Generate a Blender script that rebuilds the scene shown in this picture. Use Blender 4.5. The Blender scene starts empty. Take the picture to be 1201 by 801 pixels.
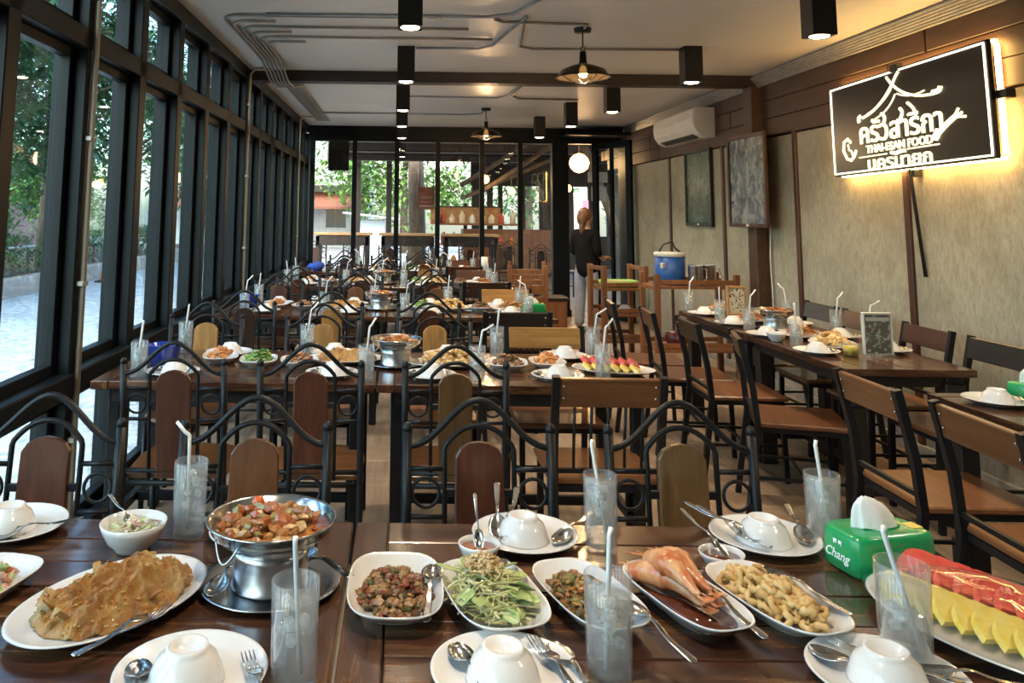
import bpy, bmesh, math, random
from math import pi, sin, cos, radians, sqrt, exp
from mathutils import Vector, Matrix, noise
rnd = random.Random(11)
SC = bpy.context.scene
COL = SC.collection
# ------------------------------------------------------------------ camera
CAM_H = 1.47
def make_camera():
    cd = bpy.data.cameras.new('camera'); co = bpy.data.objects.new('camera', cd); COL.objects.link(co)
    t = radians(6.8); roll = .0124
    fw = Vector((0, cos(t), sin(t))); r0 = Vector((1, 0, 0)); u0 = r0.cross(fw)
    r = r0*cos(roll) + u0*sin(roll); u = u0*cos(roll) - r0*sin(roll)
    m = Matrix((r, u, -fw)).transposed().to_4x4(); m.translation = (0, 0, CAM_H)
    co.matrix_world = m
    cd.sensor_width = 36; cd.lens = 36*941/1201; cd.shift_x = 128/1201; cd.shift_y = (137.8-400.5)/1201
    cd.clip_start = .05; cd.clip_end = 300
    SC.camera = co
make_camera()
# ------------------------------------------------------------------ world, exposure
wd = bpy.data.worlds.new('sky'); SC.world = wd; wd.use_nodes = True
nt = wd.node_tree; nt.nodes.clear()
sky = nt.nodes.new('ShaderNodeTexSky'); sky.sky_type = 'NISHITA'; sky.sun_disc = False
sky.sun_elevation = radians(48); sky.sun_rotation = radians(200); sky.air_density = 1.2; sky.dust_density = 3.0
bgn = nt.nodes.new('ShaderNodeBackground'); bgn.inputs['Strength'].default_value = 1.15
wo = nt.nodes.new('ShaderNodeOutputWorld')
nt.links.new(sky.outputs[0], bgn.inputs[0]); nt.links.new(bgn.outputs[0], wo.inputs[0])
SC.view_settings.view_transform = 'Standard'; SC.view_settings.look = 'None'
SC.view_settings.exposure = .55; SC.view_settings.gamma = 1; SC.view_settings.use_curve_mapping = False
try:
    SC.cycles.max_bounces = 10; SC.cycles.diffuse_bounces = 4; SC.cycles.glossy_bounces = 4
    SC.cycles.transmission_bounces = 8; SC.cycles.transparent_max_bounces = 40
    SC.cycles.caustics_reflective = False; SC.cycles.caustics_refractive = False
    SC.cycles.sample_clamp_indirect = 6
except Exception:
    pass
SPOT_W, BULB_W, SIGN_E = 76.0, 26.0, 30.0
# ------------------------------------------------------------------ helpers
CH = {}
def adopt(o, parent):
    o.parent = parent; CH.setdefault(parent.name, []).append(o)
class MB:
    """collects geometry that becomes ONE mesh object"""
    def __init__(s): s.v = []; s.f = []; s.mi = []; s.sm = []
    def add(s, vs, fs, mi=0, sm=False):
        o = len(s.v); s.v += [tuple(p) for p in vs]
        for f in fs: s.f.append([i+o for i in f]); s.mi.append(mi); s.sm.append(sm)
        return s
    def box(s, c, d, b=0, rot=None, mi=0, loc=None):
        h = [x/2 for x in d]
        if b <= 0:
            vs = [(sx*h[0], sy*h[1], sz*h[2]) for sx in (-1, 1) for sy in (-1, 1) for sz in (-1, 1)]
            fs = [(0, 1, 3, 2), (4, 6, 7, 5), (0, 4, 5, 1), (2, 3, 7, 6), (0, 2, 6, 4), (1, 5, 7, 3)]
        else:
            b = min(b, min(h)*.98); vs = []; ix = {}
            for sx in (-1, 1):
                for sy in (-1, 1):
                    for sz in (-1, 1):
                        sg = (sx, sy, sz)
                        for a in range(3):
                            ix[(sg, a)] = len(vs); vs.append(tuple(sg[k]*(h[k] if k == a else h[k]-b) for k in range(3)))
            fs = []; S2 = (-1, 1)
            for a in range(3):
                p, q = (a+1) % 3, (a+2) % 3
                for sa in S2:
                    cs = []
                    for sp, sq in ((-1, -1), (1, -1), (1, 1), (-1, 1)):
                        g = [0]*3; g[a] = sa; g[p] = sp; g[q] = sq; cs.append(ix[(tuple(g), a)])
                    fs.append(cs if sa > 0 else cs[::-1])
                for sp in S2:
                    for sq in S2:
                        g0 = [0]*3; g0[p] = sp; g0[q] = sq; g1 = g0[:]; g0[a] = -1; g1[a] = 1
                        e = [ix[(tuple(g0), p)], ix[(tuple(g1), p)], ix[(tuple(g1), q)], ix[(tuple(g0), q)]]
                        fs.append(e if sp*sq > 0 else e[::-1])
            for sx in S2:
                for sy in S2:
                    for sz in S2:
                        g = (sx, sy, sz); e = [ix[(g, 0)], ix[(g, 1)], ix[(g, 2)]]
                        fs.append(e if sx*sy*sz > 0 else e[::-1])
        if rot is not None: vs = [rot @ Vector(p) for p in vs]
        vs = [(p[0]+c[0], p[1]+c[1], p[2]+c[2]) for p in vs]
        return s.add(vs, fs, mi)
    def tube(s, pts, r, n=8, closed=False, mi=0, caps=True, flat=1.0):
        P = [Vector(p) for p in pts]; k = len(P); rr = r if isinstance(r, (list, tuple)) else [r]*k
        T = []
        for i in range(k):
            a = P[(i-1) % k] if (closed or i > 0) else P[i]; b = P[(i+1) % k] if (closed or i < k-1) else P[i]
            T.append((b-a).normalized())
        up = Vector((0, 0, 1)) if abs(T[0].z) < .9 else Vector((0, 1, 0))
        N = (up - T[0]*up.dot(T[0])).normalized(); vs = []
        for i in range(k):
            if i:
                N = N - T[i]*N.dot(T[i]); N.normalize()
            B = T[i].cross(N)
            for j in range(n):
                a = 2*pi*(j+.5)/n; vs.append(P[i] + (N*cos(a)*flat + B*sin(a))*rr[i])
        fs = []
        for i in range(k if closed else k-1):
            for j in range(n):
                a = i*n+j; b = i*n+(j+1) % n; c = ((i+1) % k)*n+(j+1) % n; d = ((i+1) % k)*n+j
                fs.append((a, b, c, d))
        s.add(vs, fs, mi, n > 4)
        if caps and not closed:
            s.add(vs[:n], [tuple(range(n))[::-1]], mi); s.add(vs[-n:], [tuple(range(n))], mi)
        return s
    def lathe(s, prof, n=24, c=(0, 0, 0), mi=0, sm=True, ell=None):
        """prof: (radius, z) pairs; ell=(a,b,exponent) turns the ring into a superellipse"""
        vs = []; fs = []; ring = []
        for (r, z) in prof:
            if r <= 1e-6:
                ring.append([len(vs)]); vs.append((c[0], c[1], c[2]+z))
            else:
                q = []
                for j in range(n):
                    a = 2*pi*j/n; x, y = cos(a), sin(a)
                    if ell:
                        k = (abs(x)**ell[2] + abs(y)**ell[2])**(-1/ell[2]); x *= k*ell[0]; y *= k*ell[1]
                    q.append(len(vs)); vs.append((c[0]+x*r, c[1]+y*r, c[2]+z))
                ring.append(q)
        for A, B in zip(ring[:-1], ring[1:]):
            for j in range(n):
                j2 = (j+1) % n
                if len(A) == 1 and len(B) == 1: continue
                if len(A) == 1: fs.append((A[0], B[j2], B[j]))
                elif len(B) == 1: fs.append((A[j], A[j2], B[0]))
                else: fs.append((A[j], A[j2], B[j2], B[j]))
        return s.add(vs, fs, mi, sm)
    def prism(s, poly, axis, a, b, mi=0):
        """poly of 2d points swept along axis (0,1,2) from a to b"""
        n = len(poly)
        def P(p, t):
            return [(t, p[0], p[1]), (p[0], t, p[1]), (p[0], p[1], t)][axis]
        vs = [P(p, a) for p in poly] + [P(p, b) for p in poly]
        fs = [tuple(range(n))[::-1], tuple(range(n, 2*n))] + [(i, (i+1) % n, n+(i+1) % n, n+i) for i in range(n)]
        return s.add(vs, fs, mi)
    def blob(s, c, r, seed=0, amp=.25, rot=None, mi=0, sm=False, sub=1):
        V, F = ICO[sub]; vs = []
        for p in V:
            q = Vector(p); k = 1 + amp*noise.noise(q*1.7 + Vector((seed*3.1, seed*1.7, seed)))*1.6
            q = Vector((q.x*r[0]*k, q.y*r[1]*k, q.z*r[2]*k))
            if rot is not None: q = rot @ q
            vs.append((q.x+c[0], q.y+c[1], q.z+c[2]))
        return s.add(vs, F, mi, sm)
    def build(s, name, mat, parent=None, loc=None, rot=None, recalc=True):
        me = bpy.data.meshes.new(name); me.from_pydata(s.v, [], s.f)
        for m in (mat if isinstance(mat, (list, tuple)) else [mat]): me.materials.append(m)
        me.polygons.foreach_set('material_index', s.mi); me.polygons.foreach_set('use_smooth', s.sm)
        if recalc:
            bm = bmesh.new(); bm.from_mesh(me); bmesh.ops.remove_doubles(bm, verts=bm.verts, dist=1e-6)
            bmesh.ops.recalc_face_normals(bm, faces=bm.faces); bm.to_mesh(me); bm.free()
        o = bpy.data.objects.new(name, me); COL.objects.link(o)
        if parent: adopt(o, parent)
        if loc: o.location = loc
        if rot: o.rotation_euler = rot
        return o
ICO = {}
for _s in (1, 2):
    _b = bmesh.new(); bmesh.ops.create_icosphere(_b, subdivisions=_s, radius=1)
    ICO[_s] = ([tuple(v.co) for v in _b.verts], [tuple(v.index for v in f.verts) for f in _b.faces]); _b.free()
def tag(o, label, cat, group=None, kind=None):
    o['label'] = label; o['category'] = cat
    if group: o['group'] = group
    if kind: o['kind'] = kind
    return o
def thing(name, label, cat, loc=(0, 0, 0), rz=0, group=None):
    o = bpy.data.objects.new(name, None); COL.objects.link(o); o.empty_display_size = .05
    o.location = loc; o.rotation_euler = (0, 0, rz)
    return tag(o, label, cat, group)
def struct(o):
    o['kind'] = 'structure'; return o
def dup(root, loc, rz=0, label=None, group=None, rot=None):
    def cp(o, par):
        c = o.copy(); COL.objects.link(c)
        if par: adopt(c, par)
        for k in CH.get(o.name, []): cp(k, c)
        return c
    r = cp(root, None); r.location = loc; r.rotation_euler = rot or (0, 0, rz)
    if label: r['label'] = label
    if group: r['group'] = group
    return r
def share(o, name, parent, loc, rot=None):
    c = bpy.data.objects.new(name, o.data); COL.objects.link(c); adopt(c, parent); c.location = loc
    if rot: c.rotation_euler = rot
    return c
def arc(c, r, a0, a1, n, plane='xz'):
    out = []
    for i in range(n+1):
        a = a0 + (a1-a0)*i/n; x, y = r*cos(a), r*sin(a)
        out.append((c[0]+x, c[1], c[2]+y) if plane == 'xz' else ((c[0]+x, c[1]+y, c[2]) if plane == 'xy' else (c[0], c[1]+x, c[2]+y)))
    return out
# ------------------------------------------------------------------ materials
class NT:
    def __init__(s, name):
        s.m = bpy.data.materials.new(name); s.m.use_nodes = True; s.t = s.m.node_tree
        s.b = s.t.nodes['Principled BSDF']; s.out = s.t.nodes['Material Output']
    def n(s, typ, **kw):
        x = s.t.nodes.new('ShaderNode'+typ)
        for k, v in kw.items():
            if k in x.inputs: x.inputs[k].default_value = v
            else: setattr(x, k, v)
        return x
    def l(s, a, b): s.t.links.new(a, b)
    def ramp(s, fac, cols, pos=None, interp='LINEAR'):
        r = s.n('ValToRGB'); e = r.color_ramp.elements; r.color_ramp.interpolation = interp
        while len(e) < len(cols): e.new(.5)
        for i, c in enumerate(cols):
            e[i].position = pos[i] if pos else i/max(1, len(cols)-1) if interp == 'LINEAR' else i/len(cols)
            e[i].color = tuple(c)+(1,)
        s.l(fac, r.inputs[0]); return r.outputs[0]
    def coords(s, scale=(1, 1, 1), rand=True):
        tc = s.n('TexCoord'); mp = s.n('Mapping'); mp.inputs['Scale'].default_value = scale
        if rand:
            oi = s.n('ObjectInfo'); mu = s.n('VectorMath', operation='SCALE'); cx = s.n('CombineXYZ')
            for i in range(3): s.l(oi.outputs['Random'], cx.inputs[i])
            s.l(cx.outputs[0], mu.inputs[0]); mu.inputs['Scale'].default_value = 37.0
            ad = s.n('VectorMath', operation='ADD'); s.l(tc.outputs['Object'], ad.inputs[0]); s.l(mu.outputs[0], ad.inputs[1])
            s.l(ad.outputs[0], mp.inputs[0])
        else: s.l(tc.outputs['Object'], mp.inputs[0])
        return mp.outputs[0]
    def noise(s, vec, scale, detail=4, rough=.55, dist=0):
        x = s.n('TexNoise'); x.inputs['Scale'].default_value = scale; x.inputs['Detail'].default_value = detail
        x.inputs['Roughness'].default_value = rough; x.inputs['Distortion'].default_value = dist
        if vec is not None: s.l(vec, x.inputs['Vector'])
        return x.outputs['Fac']
    def bump(s, h, strength, dist=.002):
        x = s.n('Bump'); x.inputs['Strength'].default_value = strength; x.inputs['Distance'].default_value = dist
        s.l(h, x.inputs['Height']); s.l(x.outputs[0], s.b.inputs['Normal'])
    def mix(s, fac, a, b, typ='MIX'):
        x = s.n('Mix', data_type='RGBA', blend_type=typ)
        for i, v in ((0, fac), (6, a), (7, b)):
            if hasattr(v, 'links'): s.l(v, x.inputs[i])
            else: x.inputs[i].default_value = v if i == 0 else tuple(v)+(1,)
        return x.outputs[2]
    def set(s, **kw):
        for k, v in kw.items():
            i = s.b.inputs[k]
            if hasattr(v, 'links'): s.l(v, i)
            else: i.default_value = tuple(v)+(1,) if isinstance(v, (tuple, list)) and len(v) == 3 and i.type == 'RGBA' else v
        return s
def M(name, col, rough=.5, metal=0.0, col2=None, ns=8.0, bump=0, bs=None, coat=0, stretch=(1, 1, 1), **kw):
    t = NT(name); t.set(Roughness=rough, Metallic=metal)
    if coat: t.set(**{'Coat Weight': coat, 'Coat Roughness': .08})
    v = t.coords(stretch)
    if col2 is not None: t.set(**{'Base Color': t.mix(t.ramp(t.noise(v, ns), [(0, 0, 0), (1, 1, 1)], [.35, .65]), col, col2)})
    else: t.set(**{'Base Color': col})
    if bump: t.bump(t.noise(v, bs or ns*3), bump)
    t.set(**kw); return t.m
def wood(name, dark, light, stretch=(2, 30, 30), rough=.35, coat=0, tint=False, wear=None, bump=.15):
    t = NT(name); v = t.coords(stretch)
    a = t.noise(v, 1.0, 6, .6, .6); c = t.ramp(a, [dark, light], [.3, .72])
    f = t.noise(v, 4.0, 3, .7); c = t.mix(.35, c, t.ramp(f, [dark, light]), 'MULTIPLY') if False else t.mix(t.ramp(f, [(0, 0, 0), (.55, .55, .55)], [.4, .8]), c, dark)
    oi = t.n('ObjectInfo'); br = t.n('MapRange'); t.l(oi.outputs['Random'], br.inputs[0]); br.inputs[3].default_value = .75; br.inputs[4].default_value = 1.2
    hs = t.n('HueSaturation'); t.l(br.outputs[0], hs.inputs['Value']); t.l(c, hs.inputs['Color']); c = hs.outputs[0]
    if wear:
        w = t.noise(t.coords((.5, 4, 4)), wear[1], 7, .68); c = t.mix(t.ramp(w, [(0, 0, 0), (1, 1, 1)], [wear[2], wear[2]+.18]), c, wear[0])
    if tint: c = t.mix(1.0, c, oi.outputs['Color'], 'MULTIPLY')
    t.set(**{'Base Color': c, 'Roughness': rough})
    if coat: t.set(**{'Coat Weight': coat, 'Coat Roughness': .12})
    if bump: t.bump(f, bump, .001)
    return t.m
def island(name, cols, rough=.45, bump=.4, bs=120, **kw):
    t = NT(name); g = t.n('NewGeometry'); c = t.ramp(g.outputs['Random Per Island'], cols, None, 'CONSTANT')
    v = t.coords(); n = t.noise(v, bs, 4); c = t.mix(t.ramp(n, [(0, 0, 0), (.6, .6, .6)], [.4, .75]), c, tuple(x*.45 for x in cols[0]))
    t.set(**{'Base Color': c, 'Roughness': rough}); t.bump(n, bump, .003); t.set(**kw); return t.m
def emis(name, col, st):
    t = NT(name); t.set(**{'Base Color': (0, 0, 0), 'Emission Color': col, 'Emission Strength': st}); return t.m
def pane_mat(name, tint, refl=.9, haze=0, edge=.75, rough=.02, hcol=(.93, .95, .95)):
    """clear sheet: transparent, mirror-like towards grazing angles, optional misted haze"""
    t = NT(name); t.t.nodes.remove(t.b); tr = t.n('BsdfTransparent'); tr.inputs[0].default_value = tuple(tint)+(1,)
    gl = t.n('BsdfGlossy'); gl.inputs['Roughness'].default_value = rough; gl.inputs[0].default_value = (refl, refl, refl, 1)
    lw = t.n('LayerWeight'); lw.inputs[0].default_value = .5; pw = t.n('Math', operation='POWER'); t.l(lw.outputs['Facing'], pw.inputs[0]); pw.inputs[1].default_value = 4
    mr = t.n('MapRange'); t.l(pw.outputs[0], mr.inputs[0]); mr.inputs[3].default_value = .035; mr.inputs[4].default_value = edge
    mx = t.n('MixShader'); t.l(mr.outputs[0], mx.inputs[0]); t.l(tr.outputs[0], mx.inputs[1]); t.l(gl.outputs[0], mx.inputs[2]); o = mx.outputs[0]
    if haze:
        d = t.n('BsdfDiffuse'); d.inputs[0].default_value = tuple(hcol)+(1,); d2 = t.n('BsdfTranslucent'); d2.inputs[0].default_value = tuple(hcol)+(1,)
        md = t.n('MixShader'); md.inputs[0].default_value = .5; t.l(d.outputs[0], md.inputs[1]); t.l(d2.outputs[0], md.inputs[2])
        m2 = t.n('MixShader'); t.l(o, m2.inputs[1]); t.l(md.outputs[0], m2.inputs[2]); o = m2.outputs[0]
        nz = t.noise(t.coords((1, 1, 1)), 55, 5, .7); hr = t.n('MapRange'); t.l(nz, hr.inputs[0]); hr.inputs[1].default_value = .35; hr.inputs[2].default_value = .65
        hr.inputs[3].default_value = haze*.55; hr.inputs[4].default_value = min(1, haze*1.45); t.l(hr.outputs[0], m2.inputs[0])
    t.l(o, t.out.inputs[0]); return t.m
BLACK = M('black_steel', (.008, .0085, .010), .42, 0, (.011, .012, .013), 14, bump=.08, bs=60, **{'Specular IOR Level': .26})
FRAME = M('dark_window_frame', (.0028, .0045, .006), .42, 0, (.005, .0075, .0095), 3, **{'Specular IOR Level': .16})
DARKBEAM = M('dark_brown_beam', (.011, .007, .006), .5, 0, (.02, .013, .010), 6, stretch=(1, 6, 6))
PANEL = wood('chair_panel_wood', (.36, .34, .32), (.95, .95, .95), (26, 26, 2.2), .33, .25, tint=True)
SEATW = wood('chair_seat_wood', (.11, .042, .015), (.24, .10, .036), (2.2, 26, 26), .33, .3)
BOARDW = wood('chair_board_wood', (.42, .40, .38), (.95, .95, .95), (2.2, 26, 26), .36, .2, tint=True)
TABLEW = wood('table_plank_wood', (.020, .0075, .0045), (.10, .037, .017), (2.4, 30, 30), .22, .4, wear=((.20, .095, .038), 3.4, .50), bump=.3)
FLOORW = wood('floor_plank', (.22, .145, .09), (.46, .34, .235), (16, 1.6, 16), .38, 0, wear=((.50, .36, .24), 1.6, .56))
BROWNB = wood('brown_wall_board', (.035, .016, .009), (.085, .040, .021), (20, 1.4, 16), .55)
TRIMW = wood('red_brown_trim', (.045, .014, .008), (.10, .034, .018), (20, 20, 1.5), .45)
RACKW = wood('rack_wood', (.15, .055, .020), (.33, .135, .050), (16, 16, 2), .45)
PORC = M('white_porcelain', (.68, .67, .645), .14, 0, (.72, .71, .69), 5, coat=.4)
STEEL = M('polished_steel', (.62, .62, .61), .17, 1.0, (.50, .50, .49), 9, bump=.03, bs=30)
BRUSHED = M('brushed_steel', (.58, .59, .60), .28, 1.0, (.46, .47, .48), 6, stretch=(1, 1, 12))
GALV = M('grey_conduit', (.33, .32, .30), .45, .4, (.25, .24, .22), 10)
GLASSM = pane_mat('tumbler_glass', (.97, .98, .98), .98, .085, .9, .03)
WATER = pane_mat('iced_water', (.97, .98, .98), .8, .17, .5, .06)
ICE = pane_mat('cloudy_ice', (.97, .98, .98), .9, .34, .6, .1)
STRAW = M('white_straw_plastic', (.84, .86, .86), .3, **{'Subsurface Weight': .15, 'Subsurface Radius': (.004, .004, .004)})
PANE = pane_mat('window_glass', (.72, .84, .86))
BPANE = pane_mat('partition_glass', (.84, .86, .84))
CLEAR = pane_mat('clear_acrylic', (.95, .96, .95), .9, .04)
BLACKPL = M('black_plastic', (.012, .012, .012), .35)
WHITEPL = M('white_plastic', (.72, .70, .64), .35, 0, (.66, .64, .58), 4)
# ------------------------------------------------------------------ room shell
WL, WR, YB, ZC = -1.40, 3.30, 12.0, 2.76
Y0 = -2.4
fl = struct(MB().box(((WL+WR)/2, (Y0+YB+.2)/2, -.05), (WR-WL+.3, YB-Y0+.2, .08)).build('floor', M('floor_bed', (.10, .065, .04), .6)))
pl_src = None; pl_half = None
def plank_mesh(L):
    return MB().box((0, 0, 0), (.196, L-.004, .012), .0015).build('plank', FLOORW, fl)
pl_src = plank_mesh(1.0); pl_half = plank_mesh(.5); first = [True, True]
for i in range(24):
    x = WL+.10+i*.1965
    if x > WR: break
    y = 1.0; k = 0
    while y < YB:
        half = (k == 0 and i % 2); L = .5 if half else 1.0
        src = pl_half if half else pl_src; q = 1 if half else 0
        if first[q]: src.location = (x, y+L/2, -.006); first[q] = False
        else: share(src, 'plank', fl, (x, y+L/2, -.006))
        y += L; k += 1
# ceiling: fine ribbed white cladding
t = NT('ribbed_ceiling'); v = t.coords((1, 1, 1), False); w = t.n('TexWave'); w.bands_direction = 'Y'; w.inputs['Scale'].default_value = 14; w.inputs['Distortion'].default_value = 0
t.l(v, w.inputs['Vector']); nz = t.noise(v, 1.3, 5)
c = t.mix(t.ramp(w.outputs['Fac'], [(0, 0, 0), (1, 1, 1)], [.08, .42]), (.42, .40, .37), (.78, .75, .70))
c = t.mix(t.ramp(nz, [(0, 0, 0), (.5, .5, .5)], [.45, .75]), c, (.62, .58, .51))
t.set(**{'Base Color': c, 'Roughness': .42}); t.bump(w.outputs['Fac'], .25, .004)
CEIL = t.m
ce = struct(MB().box(((WL+WR)/2, (Y0+YB+.2)/2, ZC+.06), (WR-WL+.5, YB-Y0+.4, .06)).build('ceiling', BROWNB))
cp0 = MB().box((0, 0, 0), (WR-WL+.1, 1.1985, .03), .001).build('panel', CEIL, ce, ((WL+WR)/2, Y0+.6, ZC+.015))
for k in range(1, 12): share(cp0, 'panel', ce, ((WL+WR)/2, Y0+.6+1.2*k, ZC+.015))
for k, y in enumerate((2.55, 7.33)):
    b = MB().box((0, 0, 0), (WR-WL+.1, .16, .10), .004).build('ceiling_beam', DARKBEAM, None, ((WL+WR)/2, y, ZC-.05))
    tag(b, ['dark brown beam across the ceiling nearest the camera', 'dark brown beam across the ceiling between the two pendant lamps'][k], 'beam', kind='structure')
# ---- left wall of black-framed windows
DY, PY0 = .72, 3.55
wl = struct(MB().box((WL-.09, (Y0+YB)/2, 2.715), (.18, YB-Y0+.2, .11), .004).box((WL-.06, (Y0+YB)/2, 2.225), (.12, YB-Y0+.2, .09), .004)
     .box((WL-.05, (Y0+YB)/2, .725), (.12, YB-Y0+.2, .10), .006).box((WL-.06, (Y0+YB)/2, .03), (.14, YB-Y0+.2, .10), .004).build('wall_left', FRAME))
post = MB().box((0, 0, 1.32), (.15, .10, 2.68), .004).build('post', FRAME, wl, (WL-.075, PY0-DY*6, 0))
struct(MB().box(((WL+WR)/2, Y0-.05, 1.38), (WR-WL+.3, .1, 2.8)).build('wall_front', BROWNB))
for k in range(-8, 13): share(post, 'post', wl, (WL-.075, PY0+DY*k, 0))
win0 = None
for k in range(-8, 12):
    y = PY0+DY*(k+.5)
    if win0 is None:
        sash = MB(); h = DY-.10; x0 = -.085
        for (za, zb) in ((.08, .675), (.775, 2.18), (2.27, 2.66)):
            for s in (-1, 1): sash.box((x0, s*(h/2-.022), (za+zb)/2), (.055, .044, zb-za), .003)
            for z in (za+.022, zb-.022): sash.box((x0, 0, z), (.05, h-.02, .044), .003)
        w = struct(sash.build('window_1', FRAME, None, (WL, y, 0)))
        for nm, za, zb in (('lower_pane', .12, .64), ('main_pane', .815, 2.14), ('transom_pane', 2.31, 2.62)):
            MB().box((-.085, 0, (za+zb)/2), (.006, h-.06, zb-za+.03)).build(nm, PANE, w)
        win0 = w
    else:
        w = dup(win0, (WL, y, 0)); w.name = 'window_%d' % (k+9)
# ---- right wall: rendered panels, battens, brown boards above
t = NT('rough_render'); v = t.coords((1, 1, 1), True); n1 = t.noise(v, 2.2, 6, .6); n2 = t.noise(t.coords((6, 9, 3.2)), 5, 7, .72, .6)
c = t.ramp(n1, [(.27, .245, .185), (.40, .37, .285), (.34, .325, .265)], [.3, .55, .75]); c = t.mix(t.ramp(n2, [(0, 0, 0), (.75, .75, .75)], [.42, .7]), c, (.20, .175, .125))
t.set(**{'Base Color': c, 'Roughness': .8}); t.bump(n2, .45, .006); RENDER = t.m
wr = struct(MB().box((WR+.08, (Y0+YB)/2, 1.38), (.10, YB-Y0+.2, 2.8)).build('wall_right', BROWNB))
BY = [-2.4, -.85, .69, 2.22, 3.74, 5.24, 6.70, 8.23, 9.87, 11.75]
for a, b in zip(BY[:-1], BY[1:]):
    MB().box((0, 0, 0), (.04, b-a-.03, 2.17), .004).build('panel', RENDER, wr, (WR+.015, (a+b)/2, 1.095))
bt = None
for y in BY:
    if bt is None: bt = MB().box((0, 0, 0), (.05, .055, 2.19), .004).build('batten', TRIMW, wr, (WR, y, 1.1))
    else: share(bt, 'batten', wr, (WR, y, 1.1))
hb = None
for r in range(3):
    for k in range(6):
        p = (WR+.0, Y0+1.0+k*2.62+(r % 2)*.4-.2, 2.27+r*.163)
        if hb is None: hb = MB().box((0, 0, 0), (.05, 2.6, .158), .004).build('board', BROWNB, wr, p)
        else: share(hb, 'board', wr, p)
pil = MB().box((0, 0, 1.33), (.12, .17, 2.66), .008).build('pillar', BROWNB, None, (WR-.07, 7.33, 0)); tag(pil, 'dark brown wooden pillar behind the grey figure picture', 'pillar', kind='structure')
bb = struct(MB().box((WR-.02, (Y0+YB)/2, .035), (.03, YB-Y0, .07), .004).build('baseboard_right', M('concrete_skirting', (.30, .29, .25), .8, 0, (.22, .21, .18), 9)))
# conduits along the right cornice (six) and along the left (six)
def conduit(pts, label, group, r=.011, rz=.0):
    o = MB().tube(pts, r, 6).build('conduit', GALV); return tag(o, label, 'conduit', group)
OR6 = ['first', 'second', 'third', 'fourth', 'fifth', 'sixth']
for k in range(6):
    x = WR-.04-.012*k; z = ZC-.095+.0155*k
    conduit([(x, Y0+.2, z), (x, 7.2, z), (x-.02, 7.28, z-.02), (x, 7.46, z), (x, YB-.4, z)], 'grey conduit along the right wall cornice, %s of six from the bottom' % OR6[k], 'conduits along the right cornice', .012)
for k in range(6):
    x = WL+.20+.032*k; y1 = 5.15+.16*k
    pts = [(x, 11.2, ZC-.014)] + [(x, 10.4-.03*k, ZC-.014), (x, 8.1, ZC-.014), (x, 7.5, ZC-.12), (x, 7.16, ZC-.12), (x, 6.7, ZC-.014)]
    if k % 2 == 0: pts += arc((x+.12, y1+.12, ZC-.014), .12, pi, 1.5*pi, 5, 'xy') + [(.25+.1*k, y1, ZC-.014)]
    else: pts += arc((x+.12, y1+.12, ZC-.014), .12, pi, 1.5*pi, 5, 'xy') + [(x+.3, y1, ZC-.014)]
    conduit(pts, 'grey conduit along the left ceiling edge, %s of six from the windows' % OR6[k], 'conduits along the left ceiling edge', .010)
cd = [
 ([(-.9, 5.12, 0), (.55, 5.12, 0), (.70, 5.04, 0), (.76, 4.85, 0), (.92, 4.3, 0), (1.05, 3.6, 0)], 'grey ceiling conduit bending towards the camera before the near pendant'),
 ([(.60, 5.18, 0), (.66, 5.25, 0), (1.24, 5.3, 0), (1.24, 5.42, 0)], 'short grey ceiling conduit ending at the near pendant lamp'),
 ([(.1, 6.14, 0), (.58, 6.14, 0), (.68, 6.0, 0), (.74, 5.5, 0), (.80, 5.1, 0)], 'grey ceiling conduit with one bend left of the near pendant'),
 ([(.80, 5.2, 0), (.88, 6.02, 0), (1.0, 6.12, 0), (2.2, 6.08, 0)], 'grey ceiling conduit running right to the second right downlight'),
 ([(1.0, 4.0, 0), (1.3, 4.42, 0), (2.3, 4.43, 0)], 'grey ceiling conduit running right to the nearest right downlight'),
 ([(0.05, 8.75, 0), (1.05, 8.78, 0), (1.14, 8.6, 0), (1.16, 7.6, 0)], 'grey ceiling conduit behind the beam with a bend towards it'),
 ([(1.19, 7.6, 0), (1.18, 8.6, 0), (1.28, 8.82, 0), (1.95, 8.85, 0)], 'grey ceiling conduit behind the beam running to the right'),
 ([(-1.05, 10.3, 0), (.8, 10.32, 0), (1.0, 10.2, 0), (1.02, 9.85, 0)], 'grey ceiling conduit crossing to the far pendant lamp')]
for pts, lb in cd: conduit([(x, y, ZC-.012) for x, y, z in pts], lb, None, .010)
for y, lb in ((PY0, 'pale conduit pipe down the window post nearest the camera'), (PY0+5*DY, 'pale conduit pipe down the sixth window post'), (PY0+10*DY, 'pale conduit pipe down the farthest piped window post')):
    th = thing('wall_conduit', lb, 'conduit', (WL+.018, y, 0))
    MB().tube([(0, 0, .01), (0, 0, 2.70), (.04, 0, 2.745), (.2, 0, 2.747)], .0135, 8).build('pipe', M('warm_lit_conduit', (.44, .37, .28), .4, .1), th)  # light grey pipe; the warm light it reflects is painted into its beige colour
    for z in (.5, 1.15, 1.78, 2.42): MB().box((-.002, 0, z), (.03, .06, .022), .003).build('clip', GALV, th)
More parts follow.
